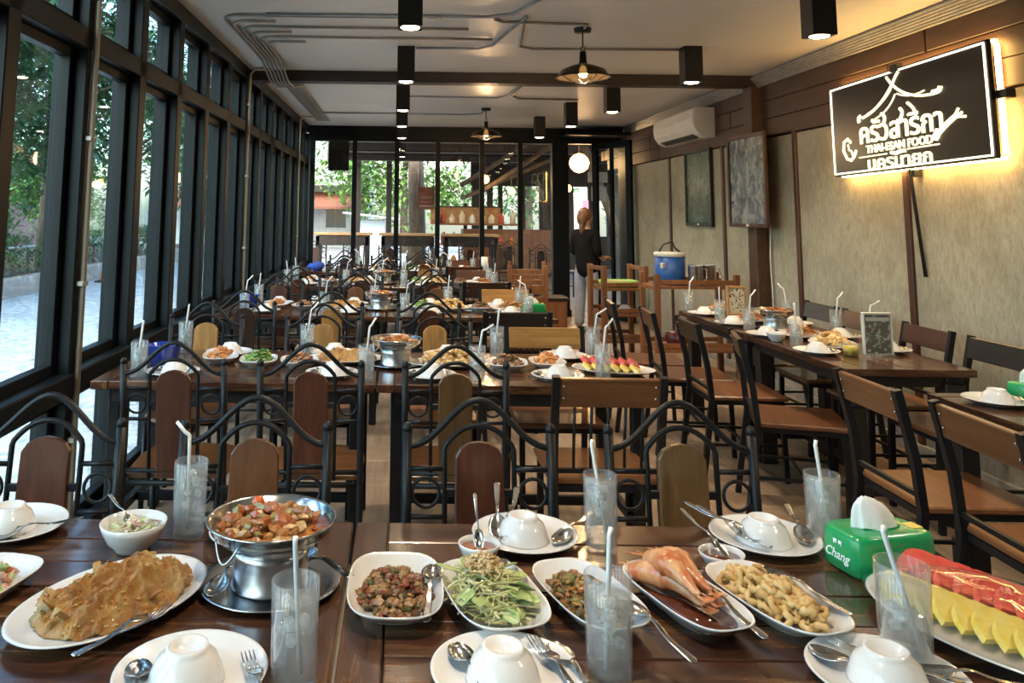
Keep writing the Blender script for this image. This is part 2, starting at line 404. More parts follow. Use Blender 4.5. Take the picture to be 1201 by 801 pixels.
# ---- back glass partition
wb = struct(MB().box(((WL+WR)/2, YB, 2.645), (WR-WL, .10, .23), .005).box((.55, YB, .05), (3.9, .09, .10), .004).build('wall_back', FRAME))
PX = [-1.34, -.71, -.08, .53, 1.19, 1.76]
for x in PX: MB().box((0, 0, 1.27), (.07, .09, 2.54), .004).build('post', FRAME, wb, (x, YB, 0))
MB().box((0, 0, 1.27), (.24, .16, 2.54), .005).build('door_post', FRAME, wb, (2.35, YB, 0))
for a, b in zip(PX, PX[1:]+[2.24]):
    MB().box((0, 0, 0), (b-a-.06, .008, 2.46)).build('pane', BPANE, wb, ((a+b)/2, YB, 1.32))
dh = MB().box((2.85, YB-.25, 2.64), (.98, .62, .05), .004).build('trim_1', FRAME); struct(dh)
# open glass door leaf, swung in against the right wall
ang = math.atan2(11.2-11.9, 3.2-2.83); L = sqrt(.7**2+.37**2)
dr = MB()
for x in (.05, L-.05): dr.box((x, 0, 1.27), (.10, .05, 2.52), .004)
dr.box((L*.5, 0, 1.27), (.05, .045, 2.52), .004)
for z in (.06, 2.48): dr.box((L/2, 0, z), (L, .05, .10), .004)
dr = struct(dr.build('door_1', FRAME, None, (2.83, 11.9, .005), (0, 0, ang)))
for x in (.275, .65): MB().box((L*x if x < .5 else L*.74, 0, 1.27), (L*.42, .008, 2.34)).build('pane', BPANE, dr)
MB().tube([(.09, -.03, .95), (.09, -.06, .97), (.09, -.06, 1.25), (.09, -.03, 1.27)], .009, 8).build('handle', STEEL, dr)
MB().box((3.28, 11.85, 1.27), (.06, .5, 2.54), .004).build('door_jamb', FRAME, wb)
MB().box((WL-.04, YB, 1.27), (.10, .16, 2.54), .004).build('corner_post', FRAME, wb)
# ------------------------------------------------------------------ lamps
SPOTM = emis('warm_led_disc', (1.0, .80, .52), 22)
def downlight(x, y, label, on=True):
    o = thing('downlight', label, 'ceiling light', (x, y, 0), 0)
    b = MB(); h = .135; z0, z1 = 2.485, ZC
    for s in (-1, 1): b.box((s*(h/2-.004), 0, (z0+z1)/2), (.008, h, z1-z0), .001).box((0, s*(h/2-.004), (z0+z1)/2), (h-.016, .008, z1-z0), .001)
    b.box((0, 0, z0+.16), (h-.016, h-.016, .006)).build('housing', BLACK, o)
    MB().lathe([(.056, z0+.004), (.050, z0+.055), (.046, z0+.055), (.052, z0+.003), (.056, z0+.004)], 20).build('reflector', STEEL, o)
    MB().lathe([(0, z0-.0025), (.046, z0-.0025), (.052, z0+.001), (.05, z0+.024), (0, z0+.024)], 20).build('led_disc', SPOTM, o)
    ld = bpy.data.lights.new('downlight_beam', 'SPOT'); ld.energy = SPOT_W; ld.color = (1.0, .83, .62); ld.spot_size = radians(125); ld.spot_blend = .7; ld.shadow_soft_size = .05
    lo = bpy.data.objects.new('beam', ld); COL.objects.link(lo); adopt(lo, o); lo.location = (0, 0, z0-.008)
    return o
for k, (x, y) in enumerate([(.03, 2.75), (.034, 4.34), (.02, 6.18), (0, 7.94), (-.01, 9.42), (-.01, 10.9), (2.3, 2.75), (2.34, 4.43), (2.2, 6.05), (2.07, 7.87), (1.94, 9.2), (1.81, 10.56), (.03, 1.1), (2.3, 1.1)]):
    side = 'left' if x < 1 else 'right'
    nn = ['above the front tables', 'nearest the camera in view', 'second in view', 'third in view', 'fourth in view', 'fifth in view']
    lb = 'square black downlight of the %s ceiling row, %s' % (side, 'behind the camera' if k >= 12 else nn[k % 6])
    downlight(x, y, lb)
BULB = emis('filament_bulb', (1.0, .62, .25), 30)
SMOKE = NT('smoked_shade').set(**{'Base Color': (.035, .028, .02), 'Roughness': .12, 'Transmission Weight': .55, 'IOR': 1.2}).m
def pendant(x, y, label, zc=ZC):
    o = thing('pendant_lamp', label, 'lamp', (x, y, 0)); d = zc-ZC
    MB().lathe([(0, zc-.03), (.055, zc-.03), (.06, zc-.012), (.06, zc), (0, zc)], 20).build('canopy', BLACK, o)
    MB().tube([(0, 0, zc-.03), (0, 0, zc-.13)], .005, 6).tube(arc((0, 0, zc-.145), .016, 0, 2*pi, 12)[:-1], .003, 5, True).build('chain', BLACK, o)
    MB().lathe([(0, zc-.16), (.022, zc-.165), (.026, zc-.24), (.034, zc-.25), (0, zc-.25)], 16).build('socket', BLACK, o)
    zs = zc-.25
    MB().lathe([(.03, zs), (.075, zs-.012), (.15, zs-.045), (.176, zs-.085), (.192, zs-.095), (.190, zs-.101), (.170, zs-.092), (.145, zs-.052), (.072, zs-.018), (.03, zs-.006), (.03, zs)], 28).build('shade', SMOKE, o)
    MB().lathe([(0, zs-.10), (.022, zs-.092), (.030, zs-.07), (.024, zs-.035), (.012, zs-.012), (0, zs-.01)], 16).build('bulb', BULB, o)
    cg = MB()
    for k in range(6):
        a = k*pi/3; cg.tube([(cos(a)*.15, sin(a)*.15, zs-.08), (cos(a)*.09, sin(a)*.09, zs-.12), (cos(a)*.02, sin(a)*.02, zs-.135)], .003, 4)
    cg.build('cage', BLACK, o)
    ld = bpy.data.lights.new('bulb_light', 'POINT'); ld.energy = BULB_W; ld.color = (1.0, .62, .30); ld.shadow_soft_size = .03
    lo = bpy.data.objects.new('glow', ld); COL.objects.link(lo); adopt(lo, o); lo.location = (0, 0, zs-.16)
pendant(1.24, 5.46, 'black pendant lamp with glowing bulb, nearer of the two inside')
pendant(1.02, 9.76, 'black pendant lamp with glowing bulb, farther of the two inside')
# ------------------------------------------------------------------ lit sign on the right wall
sg = thing('lit_sign', 'black illuminated restaurant sign with Thai lettering on the right wall', 'sign', (WR-.10, 5.11, 2.115))
sg.rotation_euler = (radians(-1.0), 0, 0)
SW, SH = 1.62, .655      # along y, along z; face looks to -x
MB().box((0, 0, 0), (.03, SW, SH), .003).build('board', M('sign_black', (.008, .007, .006), .3), sg)
WARM = emis('sign_letter_glow', (1.0, .80, .42), 1.9)
EDGE = emis('sign_edge_glow', (1.0, .86, .62), 2.4)
HALO = emis('sign_back_led', (1.0, .58, .17), SIGN_E)
fr = MB(); g = .012
for s in (-1, 1): fr.box((-.018, 0, s*(SH/2-.018)), (.008, SW-.03, .010)).box((-.018, s*(SW/2-.018), 0), (.008, .010, SH-.05))
fr.build('edge_light', EDGE, sg)
hb_ = MB()
for s in (-1, 1): hb_.box((.045, 0, s*(SH/2-.004)), (.022, SW-.02, .016)).box((.045, s*(SW/2-.004), 0), (.022, .016, SH-.05))
hb_.build('back_light', HALO, sg)
for bp_, bs_ in (((.05, -SW/2-.02, .02), (.06, .08, .05)), ((.06, 0, -SH/2-.02), (.05, .07, .06)), ((-.01, .0, SH/2), (.05, .07, .05))): MB().box(bp_, bs_, .004).build('bracket', BLACKPL, sg)
def text_mesh(s, size, name, mat, parent, M4, ext=.004, shear=0.0):
    cu = bpy.data.curves.new(name, 'FONT'); cu.body = s; cu.size = size; cu.extrude = ext; cu.align_x = 'CENTER'; cu.align_y = 'CENTER'; cu.resolution_u = 3; cu.offset = size*.012; cu.shear = shear
    o = bpy.data.objects.new(name, cu); COL.objects.link(o); dg = bpy.context.evaluated_depsgraph_get(); dg.update()
    me = bpy.data.meshes.new_from_object(o.evaluated_get(dg)); me.name = name
    bpy.data.objects.remove(o); bpy.data.curves.remove(cu)
    me.materials.clear(); me.materials.append(mat); me.transform(M4)
    q = bpy.data.objects.new(name, me); COL.objects.link(q); adopt(q, parent); return q
def on_sign(y, z, sy=1.0, shear=0, x=-.019):   # text x -> -y, text y -> z, normal -> -x
    return Matrix(((0, 0, -1, x), (-sy, -shear, 0, y), (0, 1, 0, z), (0, 0, 0, 1)))
# sign-plane coordinates: u runs left to right as seen, u = -y
text_mesh('ครัวสาริกา', .195, 'thai_title', WARM, sg, on_sign(.015, -.062, 1.12))
text_mesh('THAI-ESAN FOOD', .074, 'english_line', WARM, sg, on_sign(.03, -.170, 1.16))
text_mesh('นครนายก', .125, 'town_line', WARM, sg, on_sign(.035, -.272, 1.4))
def stroke(name, pts, r, w=1):
    return MB().tube([(-.018, -u, z) for u, z in pts], r, 6).build(name, WARM, sg)
ro = MB()
def q2(p0, p1, p2, n=10): return [(p0[0]*(1-t)**2+2*p1[0]*t*(1-t)+p2[0]*t*t, p0[1]*(1-t)**2+2*p1[1]*t*(1-t)+p2[1]*t*t) for t in [i/n for i in range(n+1)]]
for pts, r in ((q2((.0, .275), (-.16, .09), (-.40, .055)), .009), (q2((-.10, .285), (.05, .10), (.36, .10)), .009), (q2((-.06, .20), (-.16, .11), (-.34, .075)), .005), (q2((.0, .16), (.12, .105), (.27, .135)), .005),
               (q2((-.42, .07), (-.46, .06), (-.44, .03), 5), .014), (q2((.35, .11), (.42, .10), (.42, .135), 5), .016), (q2((.0, .275), (.02, .29), (.03, .30), 3), .009),
               (q2((-.18, .055), (-.12, .03), (-.17, -.02), 6), .011), (q2((.02, .06), (.07, .03), (.0, -.02), 6), .011), (q2((.10, .085), (.19, .03), (.17, -.02), 6), .010)):
    ro.tube([(-.018, -u, z) for u, z in pts], r, 6)
ro.tube([(-.018, -u, z) for u, z in q2((-.02, .16), (-.10, .05), (-.30, .02))], .005, 6)
ro.build('roof_emblem', WARM, sg)
fk = MB().tube([(-.018, -u, z) for u, z in q2((.34, -.165), (.43, -.10), (.53, -.06), 6)], .016, 6)
for d in (-.03, 0, .03): fk.tube([(-.018, -(.51+d*.3), -.07+d*.3), (-.018, -(.585+d*.9), -.045-d*.9)], .0085, 5)
fk.tube([(-.018, -.34, -.17), (-.018, -.38, -.125)], .024, 6).build('fork_emblem', WARM, sg)
sp = MB().tube([(-.018, -u, z) for u, z in [(-.56, -.10), (-.60, -.07), (-.65, -.09), (-.66, -.15), (-.62, -.21), (-.57, -.225), (-.53, -.20), (-.50, -.16)]], .011, 6)
sp.tube([(-.018, -u, z) for u, z in [(-.60, -.11), (-.59, -.15), (-.56, -.16), (-.55, -.19)]], .007, 5).build('spoon_emblem', WARM, sg)
MB().box((-.018, .31, -.215), (.008, .32, .008)).box((-.018, -.22, -.205), (.008, .30, .008)).tube([(-.018, .10, -.212), (-.018, .05, -.22), (-.018, 0, -.212), (-.018, -.05, -.212)], .013, 6).build('rule_line', WARM, sg)
MB().tube([(.03, 0, -SH/2), (.05, .02, -SH/2-.12), (.08, .0, -1.0)], .012, 6).build('cable', BLACKPL, sg)
# ------------------------------------------------------------------ tables
def make_table(name, L, D, nplank, label, cat, heavy=False):
    """long axis x, origin on the floor at the centre"""
    o = thing(name, label, cat); zt = .75; th = .035; eb = .075
    w = D/nplank
    p0 = None
    for i in range(nplank):
        y = -D/2+w*(i+.5)
        if p0 is None: p0 = MB().box((0, 0, 0), (L-2*eb-.003, w-.003, th), .0025).build('plank', TABLEW, o, (0, y, zt-th/2))
        else: share(p0, 'plank', o, (0, y, zt-th/2-.0007*(i % 2)))
    for s in (-1, 1):
        q = MB().box((0, 0, 0), (D, eb-.002, th), .003).build('end_board', TABLEW, o, (s*(L/2-eb/2), 0, zt-th/2), (0, 0, pi/2))
    ap = MB()
    for s in (-1, 1): ap.box((0, s*(D/2-.06), zt-th-.03), (L-.16, .022, .058), .002).box((s*(L/2-.07), 0, zt-th-.03), (.022, D-.14, .058), .002)
    ap.build('apron', DARKBEAM, o)
    lw = .075 if heavy else .05
    lb = MB().box((0, 0, .36), (lw, lw, .71), .004)
    if heavy: lb.box((0, 0, .10), (lw+.02, lw+.02, .20), .006).box((0, 0, .62), (lw+.02, lw+.02, .12), .006)
    l0 = None
    for sx in (-1, 1):
        for sy in (-1, 1):
            p = (sx*(L/2-.085), sy*(D/2-.085), 0)
            if l0 is None: l0 = lb.build('leg', BLACK if not heavy else DARKBEAM, o, p)
            else: share(l0, 'leg', o, p)
    st = MB().box((0, 0, .16), (L-.2, .03, .04), .003)
    for s in (-1, 1): st.box((s*(L/2-.085), 0, .16), (.03, D-.2, .04), .003)
    st.build('stretcher', BLACK, o)
    return o
ROWY = [1.58, 3.90, 6.14, 8.36, 10.26]
ORD = ['front', 'second', 'third', 'fourth', 'fifth']
TX = (-.7055, .5055); TL = 1.205
tab = make_table('dining_table', TL, .80, 7, 'dark plank table of the front row, left of the two nearest the camera', 'table')
tab.location = (TX[0], ROWY[0], 0)
for r, y in enumerate(ROWY):
    for c, x in enumerate(TX):
        if r == 0 and c == 0: continue
        dup(tab, (x, y, 0), 0, 'dark plank table of the %s row from the camera, %s' % (ORD[r], 'window side' if c == 0 else 'aisle side'))
for o in CH[tab.name]: pass
wt = make_table('dining_table', 1.17, .64, 6, 'dark heavy table by the right wall with the picture menu stand at its near end', 'table', True)
wt.location = (2.47, 4.57, 0); wt.rotation_euler = (0, 0, pi/2)
dup(wt, (2.47, 5.75, 0), pi/2, 'dark heavy table by the right wall, farthest of its row, wooden menu stand on it')
dup(wt, (2.53, 2.89, 0), pi/2, 'dark heavy table by the right wall, nearest the camera, green tissue box on it')
# ------------------------------------------------------------------ chairs
def by(z): return .25-.05*z/.44 if z < .44 else .20+.06*(z-.44)/.5
def make_arch_chair():
    o = thing('arch_back_chair', 'x', 'chair'); w = .193
    bp = MB().tube([(0, by(0), 0), (0, by(.25), .25), (0, by(.44), .44), (0, by(.66), .66), (0, by(.885), .885)], [.0125]*4+[.0135], 10)
    bp.lathe([(0, .910), (.008, .907), (.0135, .897), (.0135, .885), (0, .884)], 10, (0, by(.895), 0))
    p0 = bp.build('back_post', BLACK, o, (-w, 0, 0)); share(p0, 'back_post', o, (w, 0, 0))
    pts = []
    for i in range(25):
        x = -1+2*i/24; z = .848+.118*(.5+.5*cos(pi*x))**1.15; pts.append((x*w, by(z), z))
    MB().tube(pts, .0088, 8).build('top_rail', BLACK, o)
    ih = .093; pts = [(-ih, by(.45), .45), (-ih, by(.84), .84)]
    for i in range(13):
        x = -1+2*i/12; z = .852+.050*(1-abs(x)**2.2); pts.append((x*(ih-.004), by(z), z))
    pts += [(ih, by(.84), .84), (ih, by(.45), .45)]
    ia = MB().tube(pts, .0075, 8)
    for s in (-1, 1): ia.box((s*.077, by(.735), .735), (.034, .012, .02), .002)
    ia.build('inner_arch', BLACK, o)
    sl = radians(6.5); rot = Matrix.Rotation(-sl, 3, 'X'); pl = [(-.064, .455), (.064, .455), (.066, .70), (.064, .825), (.050, .846), (.026, .858), (0, .862), (-.026, .858), (-.050, .846), (-.064, .825), (-.066, .70)]
    b = MB(); n = len(pl)
    f = [(x, by(z)-.010, z) for x, z in pl]; f2 = [(x*.95, by(z)-.0125, .455+(z-.455)*.994+.001) for x, z in pl]
    k = [(x, by(z)+.006, z) for x, z in pl]; k2 = [(x*.95, by(z)+.0085, .455+(z-.455)*.994+.001) for x, z in pl]
    vs = f2+f+k+k2; fs = [tuple(range(n)), tuple(range(3*n, 4*n))[::-1]]
    for q in range(3): fs += [(q*n+i, q*n+(i+1) % n, (q+1)*n+(i+1) % n, (q+1)*n+i) for i in range(n)]
    b.add(vs, fs).build('back_panel', PANEL, o)
    for s in (-1, 1):
        for z in (.793, .675): MB().tube([(s*ih, by(z), z), (s*w, by(z), z)], .0068, 8).build('cross_rail', BLACK, o)
        pts = [(s*(ih+w)/2+.036*cos(a), by(.734+.036*sin(a)), .734+.036*sin(a)) for a in [2*pi*i/20 for i in range(20)]]
        MB().tube(pts, .005, 6, True).build('ring', BLACK, o)
    MB().tube([(-w, by(.48), .48), (w, by(.48), .48)], .009, 8).build('lower_rail', BLACK, o)
    out = [(-.19, .19), (-.205, -.06), (-.19, -.17), (-.12, -.215), (0, -.228), (.12, -.215), (.19, -.17), (.205, -.06), (.19, .19)]
    n = len(out); vs = []
    for sc, z in ((.97, .444), (1, .449), (1, .462), (.97, .467)): vs += [(x*sc, y*sc, z) for x, y in out]
    fs = [tuple(range(n))[::-1], tuple(range(3*n, 4*n))]
    for q in range(3): fs += [(q*n+i, q*n+(i+1) % n, (q+1)*n+(i+1) % n, (q+1)*n+i) for i in range(n)]
    MB().add(vs, fs).build('seat', SEATW, o)
    MB().tube([(-.17, .20, .432), (-.185, -.16, .432), (.185, -.16, .432), (.17, .20, .432)], .011, 8, True).build('seat_frame', BLACK, o)
    l = MB().tube([(0, -.185, 0), (0, -.165, .44)], .0135, 8); l0 = l.build('front_leg', BLACK, o, (-.182, 0, 0)); share(l0, 'front_leg', o, (.182, 0, 0))
    s = MB()
    for q in (-1, 1): s.tube([(q*.184, -.176, .18), (q*.192, by(.18), .18)], .008, 6)
    s.tube([(-.187, .02, .18), (.187, .02, .18)], .008, 6).build('stretcher', BLACK, o)
    return o
def make_flat_chair(bars=True):
    o = thing('slat_back_chair', 'x', 'chair'); w = .205
    p = MB(); pv = [(0, .25, .12), (0, .222, .44), (0, .235, .62), (0, .275, .86)]
    p.tube([(0, .265, 0), (0, .205, .44), (0, .222, .62), (0, .275, .862)], .020, 4)
    p0 = p.build('back_post', BLACK, o, (-w, 0, 0)); share(p0, 'back_post', o, (w, 0, 0))
    yb = lambda z: .222+.053*(z-.62)/.242
    bd = MB().box((0, yb(.80)-.004, .800), (.395, .022, .112), .004, Matrix.Rotation(radians(-12), 3, 'X')); bd = bd.build('back_board', BOARDW, o)
    blt = MB()
    for s in (-1, 1):
        for z in (.78, .825): MB().lathe([(0, 0), (.005, 0), (.005, .004), (0, .005)], 8).build('bolt', STEEL, bd, (s*.175, yb(z)+.0085, z), (radians(-90), 0, 0))
    MB().tube([(-w, .21, .50), (w, .21, .50)], .012, 4).build('lower_rail', BLACK, o)
    s0 = None
    for i in range(5 if bars else 0):
        x = -.13+.065*i
        if s0 is None: s0 = MB().tube([(0, .21, .50), (0, .224, .62), (0, yb(.75), .752)], .006, 6).build('spindle', BLACK, o, (x, 0, 0))
        else: share(s0, 'spindle', o, (x, 0, 0))
    MB().box((0, -.01, .455), (.43, .42, .024), .006).build('seat', SEATW, o)
    MB().box((-.19, 0, .43), (.022, .40, .025)).box((.19, 0, .43), (.022, .40, .025)).box((0, -.19, .43), (.36, .022, .025)).box((0, .19, .43), (.36, .022, .025)).build('seat_frame', BLACK, o)
    l0 = MB().tube([(0, -.20, 0), (0, -.185, .44)], .018, 4).build('front_leg', BLACK, o, (-.19, 0, 0)); share(l0, 'front_leg', o, (.19, 0, 0))
    s = MB()
    for q in (-1, 1): s.tube([(q*.19, -.19, .2), (q*.20, .235, .2)], .010, 4)
    s.tube([(-.19, 0, .2), (.19, 0, .2)], .010, 4).build('stretcher', BLACK, o)
    return o
arch0 = make_arch_chair(); flat0 = make_flat_chair(); flat1 = make_flat_chair(False); used = {0: False, 1: False, 2: False}
HON = (.60, .30, .085); RED = (.115, .036, .017); MID = (.21, .082, .030); DRK = (.065, .030, .019); BLK = (.025, .018, .015); OLIVE = (.20, .105, .038)
def chair(kind, x, y, rz, label, tone, group=None):
    src = (arch0, flat0, flat1)[kind]
    if used[kind]: c = dup(src, (x, y, 0), rz, label, group)
    else: c = src; c.location = (x, y, 0); c.rotation_euler = (0, 0, rz); c['label'] = label; used[kind] = True
    for k in CH[c.name]:
        if k.name.split('.')[0] in ('back_panel', 'back_board'): k.color = tuple(tone)+(1,)
    return c
CX = [-.93, -.375, .222, .80]
CW = ['beside the windows', 'second from the windows', 'third from the windows', 'at the aisle end']
TN = {HON: 'honey', RED: 'red-brown', MID: 'mid-brown', DRK: 'dark-brown', BLK: 'blackish', OLIVE: 'olive-brown'}
rows = []   # (row, side, y of origin, rz, tones, kinds)
def crow(r, side, yb_, tones, kinds, xs=None, rots=(0, 0, 0, 0)):
    for c in range(4):
        if tones[c] is None: continue
        x = (xs or CX)[c]; far = side == 'far'
        lb = '%s black %s chair %s, %s side of the %s table row' % (TN[tones[c]], 'slat-back' if kinds[c] else 'arch-back', CW[c], side, ORD[r])
        lb = lb.replace('chair', 'chair with wooden panel') if False else lb
        chair(kinds[c], x, yb_-.25 if far else yb_+.25, (0 if far else pi)+rots[c], lb, tones[c])
crow(0, 'far', 2.25, (RED, MID, RED, OLIVE), (0, 0, 0, 0), (-.935, -.385, .216, .758), (.04, 0, 0, .0))
crow(1, 'near', 3.17, (RED, RED, OLIVE, MID), (0, 0, 0, 1), (-.865, -.345, .215, .80), (0, .02, 0, 0))
crow(1, 'far', 4.50, (HON, HON, HON, HON), (0, 0, 0, 1), (-1.06, -.425, .19, .79))
crow(2, 'near', 5.20, (DRK, HON, RED, BLK), (0, 0, 0, 1), (-.99, -.435, .18, .74))
crow(2, 'far', 6.72, (RED, MID, MID, HON), (0, 0, 0, 1), (-1.0, -.37, .30, .86))
crow(3, 'near', 7.42, (RED, DRK, RED, DRK), (0, 0, 0, 1), (-.93, -.36, .28, .78))
crow(3, 'far', 8.95, (DRK, MID, HON, RED), (0, 0, 0, 1), (-.62, -.2, .25, .8))
crow(4, 'near', 9.55, (DRK, RED, MID, RED), (0, 0, 0, 1), (-.66, -.2, .27, .74))
crow(4, 'far', 10.85, (DRK, MID, MID, RED), (0, 0, 0, 1), (-.75, -.2, .27, .85))
# wall tables: chairs on the aisle side (back towards -x) and on the wall side
RN = ['nearest the camera', 'second from the camera', 'third from the camera', 'fourth from the camera', 'fifth from the camera', 'farthest from the camera']
for k, (x, y, a, tn) in enumerate([(1.83, 2.60, -.03, MID), (1.81, 3.17, -.02, MID), (1.78, 4.26, -.28, OLIVE), (1.73, 4.88, -.05, DRK), (1.64, 5.36, -.10, MID), (1.53, 5.88, -.12, DRK)]):
    chair(2, x+.25, y, pi/2+a, '%s slat-back chair on the aisle side of the wall tables, %s' % (TN[tn], RN[k]), tn)
for k, (y, tn) in enumerate([(4.16, BLK), (4.72, RED), (5.38, MID), (5.90, DRK)]):
    chair(2, 3.02-.26, y, -pi/2, '%s slat-back chair against the right wall, %s' % (TN[tn], RN[k] if k < 3 else RN[5]), tn)
# ------------------------------------------------------------------ tableware builders (origin at the base)
def plate_mesh(a, b, depth=.020, e=2.0, n=48, foot=.58, z0=0):
    d = depth
    return MB().lathe([(0, .004), (foot-.05, .004), (foot-.03, 0), (foot, 0), (foot+.03, .004), (.82, d*.42), (.97, d*.93), (1.0, d), (.985, d*1.10), (.95, d*1.02), (.80, d*.55), (.66, d*.36+.002), (.3, d*.30+.002), (0, d*.30+.002)], n, ell=(a, b, e))
def dish_mesh(a, b, h=.034, e=3.6, n=56):
    return MB().lathe([(0, .003), (.52, .003), (.53, 0), (.58, 0), (.60, .006), (.80, h*.45), (.965, h*.9), (1.0, h), (.99, h+.0025), (.955, h*.98), (.82, h*.5), (.70, h*.30), (.55, h*.24), (0, h*.24)], n, ell=(a, b, e))
def bowl_up_mesh(r=.0585, h=.051):      # upturned rice bowl
    return MB().lathe([(0, h-.008), (.024, h-.008), (.027, h), (.0315, h), (.033, h-.005), (.037, h-.010), (.046, h*.66), (.053, h*.36), (r-.001, .004), (r, 0), (r-.003, 0), (.050, h*.34), (.042, h*.64), (.03, h-.013), (0, h-.014)], 36)
def bowl_mesh(r, h, ft=.5):
    return MB().lathe([(0, .004), (r*ft-.004, .004), (r*ft-.002, 0), (r*ft+.002, 0), (r*ft+.004, .006), (r*.78, h*.35), (r*.95, h*.78), (r, h), (r-.0025, h+.001), (r*.90, h*.76), (r*.72, h*.36), (r*.4, h*.16), (0, h*.14)], 36)
def cutlery_mesh(fork=False, L=.19, wide=.0205):
    mb = MB(); n = 26; rows_ = []
    t0 = .23 if fork else 0.0
    for i in range(n+1):
        t = t0+(1-t0)*i/n
        if fork: w = .0125*(1-((t-.30)/.14)**2*.45) if t < .42 else .0032+.0052*((t-.42)/.58)**1.3
        else:
            w = wide*sqrt(max(.015, 1-((t-.175)/.178)**2)) if t < .335 else .0030
            if t >= .335: w = .0034+.0052*((t-.335)/.665)**1.4
            elif t > .24: w = max(w, .0040)
        if t > .97: w *= sqrt(max(.1, 1-((t-.97)/.032)**2))
        zc_ = .011*exp(-((t-.42)/.16)**2)+.004*(t > .42)*((t-.42))
        dp = 0 if (t > .36) else (.0075*sqrt(max(0, 1-((t-.175)/.18)**2)) if not fork else .002)
        rows_.append([(t*L, w*u, zc_-dp*(1-u*u)+.0085*(t < 2)) for u in (-1, -.6, -.2, .2, .6, 1)])
    vs = []; th = .0016
    for rw in rows_: vs += rw
    m = len(vs); vs += [(x, y, z-th) for x, y, z in vs]; fs = []; k = 6
    for i in range(n):
        for j in range(k-1):
            a = i*k+j; fs.append((a, a+1, a+k+1, a+k)); fs.append((m+a, m+a+k, m+a+k+1, m+a+1))
        a = i*k; fs.append((a, a+k, m+a+k, m+a)); a = i*k+k-1; fs.append((a, m+a, m+a+k, a+k))
    fs.append(tuple(list(range(k))+[m+j for j in range(k-1, -1, -1)])); a = n*k; fs.append(tuple([a+j for j in range(k-1, -1, -1)]+[m+a+j for j in range(k)]))
    mb.add(vs, fs, 0, True)
    if fork:
        for j in range(4):
            y = (-1.5+j)*.0064
            mb.tube([(.0, y, .0135), (.022, y, .0085), (t0*L+.004, y*.95, .0075)], [.0009, .0015, .0016], 5, flat=.7)
    return mb
def glass_mesh(r=.037, h=.155):
    return MB().lathe([(0, 0), (r*.90, 0), (r*.93, .003), (r, h), (r-.0012, h+.0012), (r-.0026, h), (r*.93-.0028, .012), (0, .011)], 32)
def water_mesh(r=.037, h=.155, lv=.8):
    k = lambda z: r*.93-.0028+(r-.0026-r*.93+.0028)*(z-.012)/(h-.012)-.0006
    return MB().lathe([(0, .0118), (k(.012), .0122), (k(h*lv*.5), h*lv*.5), (k(h*lv), h*lv), (0, h*lv)], 28)
def ice_mesh(r=.037, h=.155, lv=.8, n=7, seed=1):
    q = random.Random(seed); b = MB(); s = .016
    for i in range(n):
        a = q.random()*6.28; d = (r*.42)*q.random()+.004; z = h*lv-.012-.019*(i//2)+q.uniform(-.004, .008)
        b.box((cos(a)*d, sin(a)*d, z), (s, s*.9, s*.95), .0035, Matrix.Rotation(q.random()*3, 3, 'X') @ Matrix.Rotation(q.random()*3, 3, 'Z'))
    return b
def straw_mesh(L=.20, bend=.045, tilt=.12, head=.6, r=.0041):
    P = [(0, 0, .014), (tilt*L, 0, L)]
    p = Vector(P[1]); e = p+Vector((sin(head), 0, cos(head)))*bend
    P2 = [P[0], (tilt*L*.95, 0, L*.95)]
    for i in range(5):
        t = i/4; P2.append((p.x+(e.x-p.x)*t*t*.35, 0, p.z+(e.z-p.z)*t*.3))
    P2.append(tuple(e))
    return MB().tube(P2, r, 8)
def one(name, mb, mat, label, cat, loc, rz=0, group=None, rot=None, kind=None):
    o = mb.build(name, mat); o.location = loc; o.rotation_euler = rot or (0, 0, rz); return tag(o, label, cat, group, kind)
TZ = .7505
def make_glass(label, loc, lv=.82, r=.037, h=.155, seed=1, group=None):
    o = glass_mesh(r, h).build('drinking_glass', GLASSM); o.location = loc; tag(o, label, 'glass', group)
    water_mesh(r, h, lv).build('water', WATER, o); ice_mesh(r, h, lv, 8, seed).build('ice', ICE, o); return o
# ------------------------------------------------------------------ food materials
LARB = island('minced_meat', [(.20, .085, .028), (.30, .15, .055), (.12, .055, .022), (.36, .19, .075), (.085, .085, .022), (.22, .05, .02), (.26, .14, .06), (.40, .25, .11)], .35, .5, 160)
STIR = island('stir_fried_mince', [(.24, .11, .028), (.13, .10, .022), (.33, .17, .045), (.38, .13, .025), (.16, .07, .02), (.24, .20, .05), (.45, .28, .08), (.08, .07, .02)], .32, .5, 160)
LEAFM = island('salad_leaf', [(.16, .30, .05), (.24, .40, .10), (.36, .46, .18), (.10, .20, .035), (.42, .50, .22)], .35, .3, 60)
STRAND = island('shredded_mango', [(.62, .60, .26), (.70, .68, .40), (.55, .58, .20), (.74, .70, .46), (.52, .50, .24)], .4, .1, 60)
NUTM = island('crushed_peanut', [(.55, .38, .17), (.64, .47, .24), (.45, .29, .12), (.70, .56, .32)], .55, .4, 200)
FRIED = island('golden_fried', [(.62, .38, .14), (.70, .47, .20), (.54, .30, .09), (.74, .55, .28), (.64, .43, .18)], .42, .5, 130)
ORANGEF = island('orange_fried', [(.62, .25, .07), (.55, .20, .05), (.70, .34, .12), (.48, .17, .05)], .4, .5, 110)
BROWNF = island('brown_meat', [(.28, .12, .05), (.36, .17, .08), (.20, .085, .035), (.42, .22, .11)], .38, .5, 120)
SOUPV = island('soup_vegetable', [(.46, .15, .035), (.52, .25, .08), (.24, .22, .06), (.42, .17, .05), (.56, .34, .14), (.38, .10, .03), (.34, .15, .05)], .3, .4, 90, **{'Coat Weight': .5})
COLES = island('slaw', [(.72, .68, .52), (.62, .58, .36), (.48, .58, .24), (.70, .38, .30), (.76, .74, .62)], .4, .2, 90)
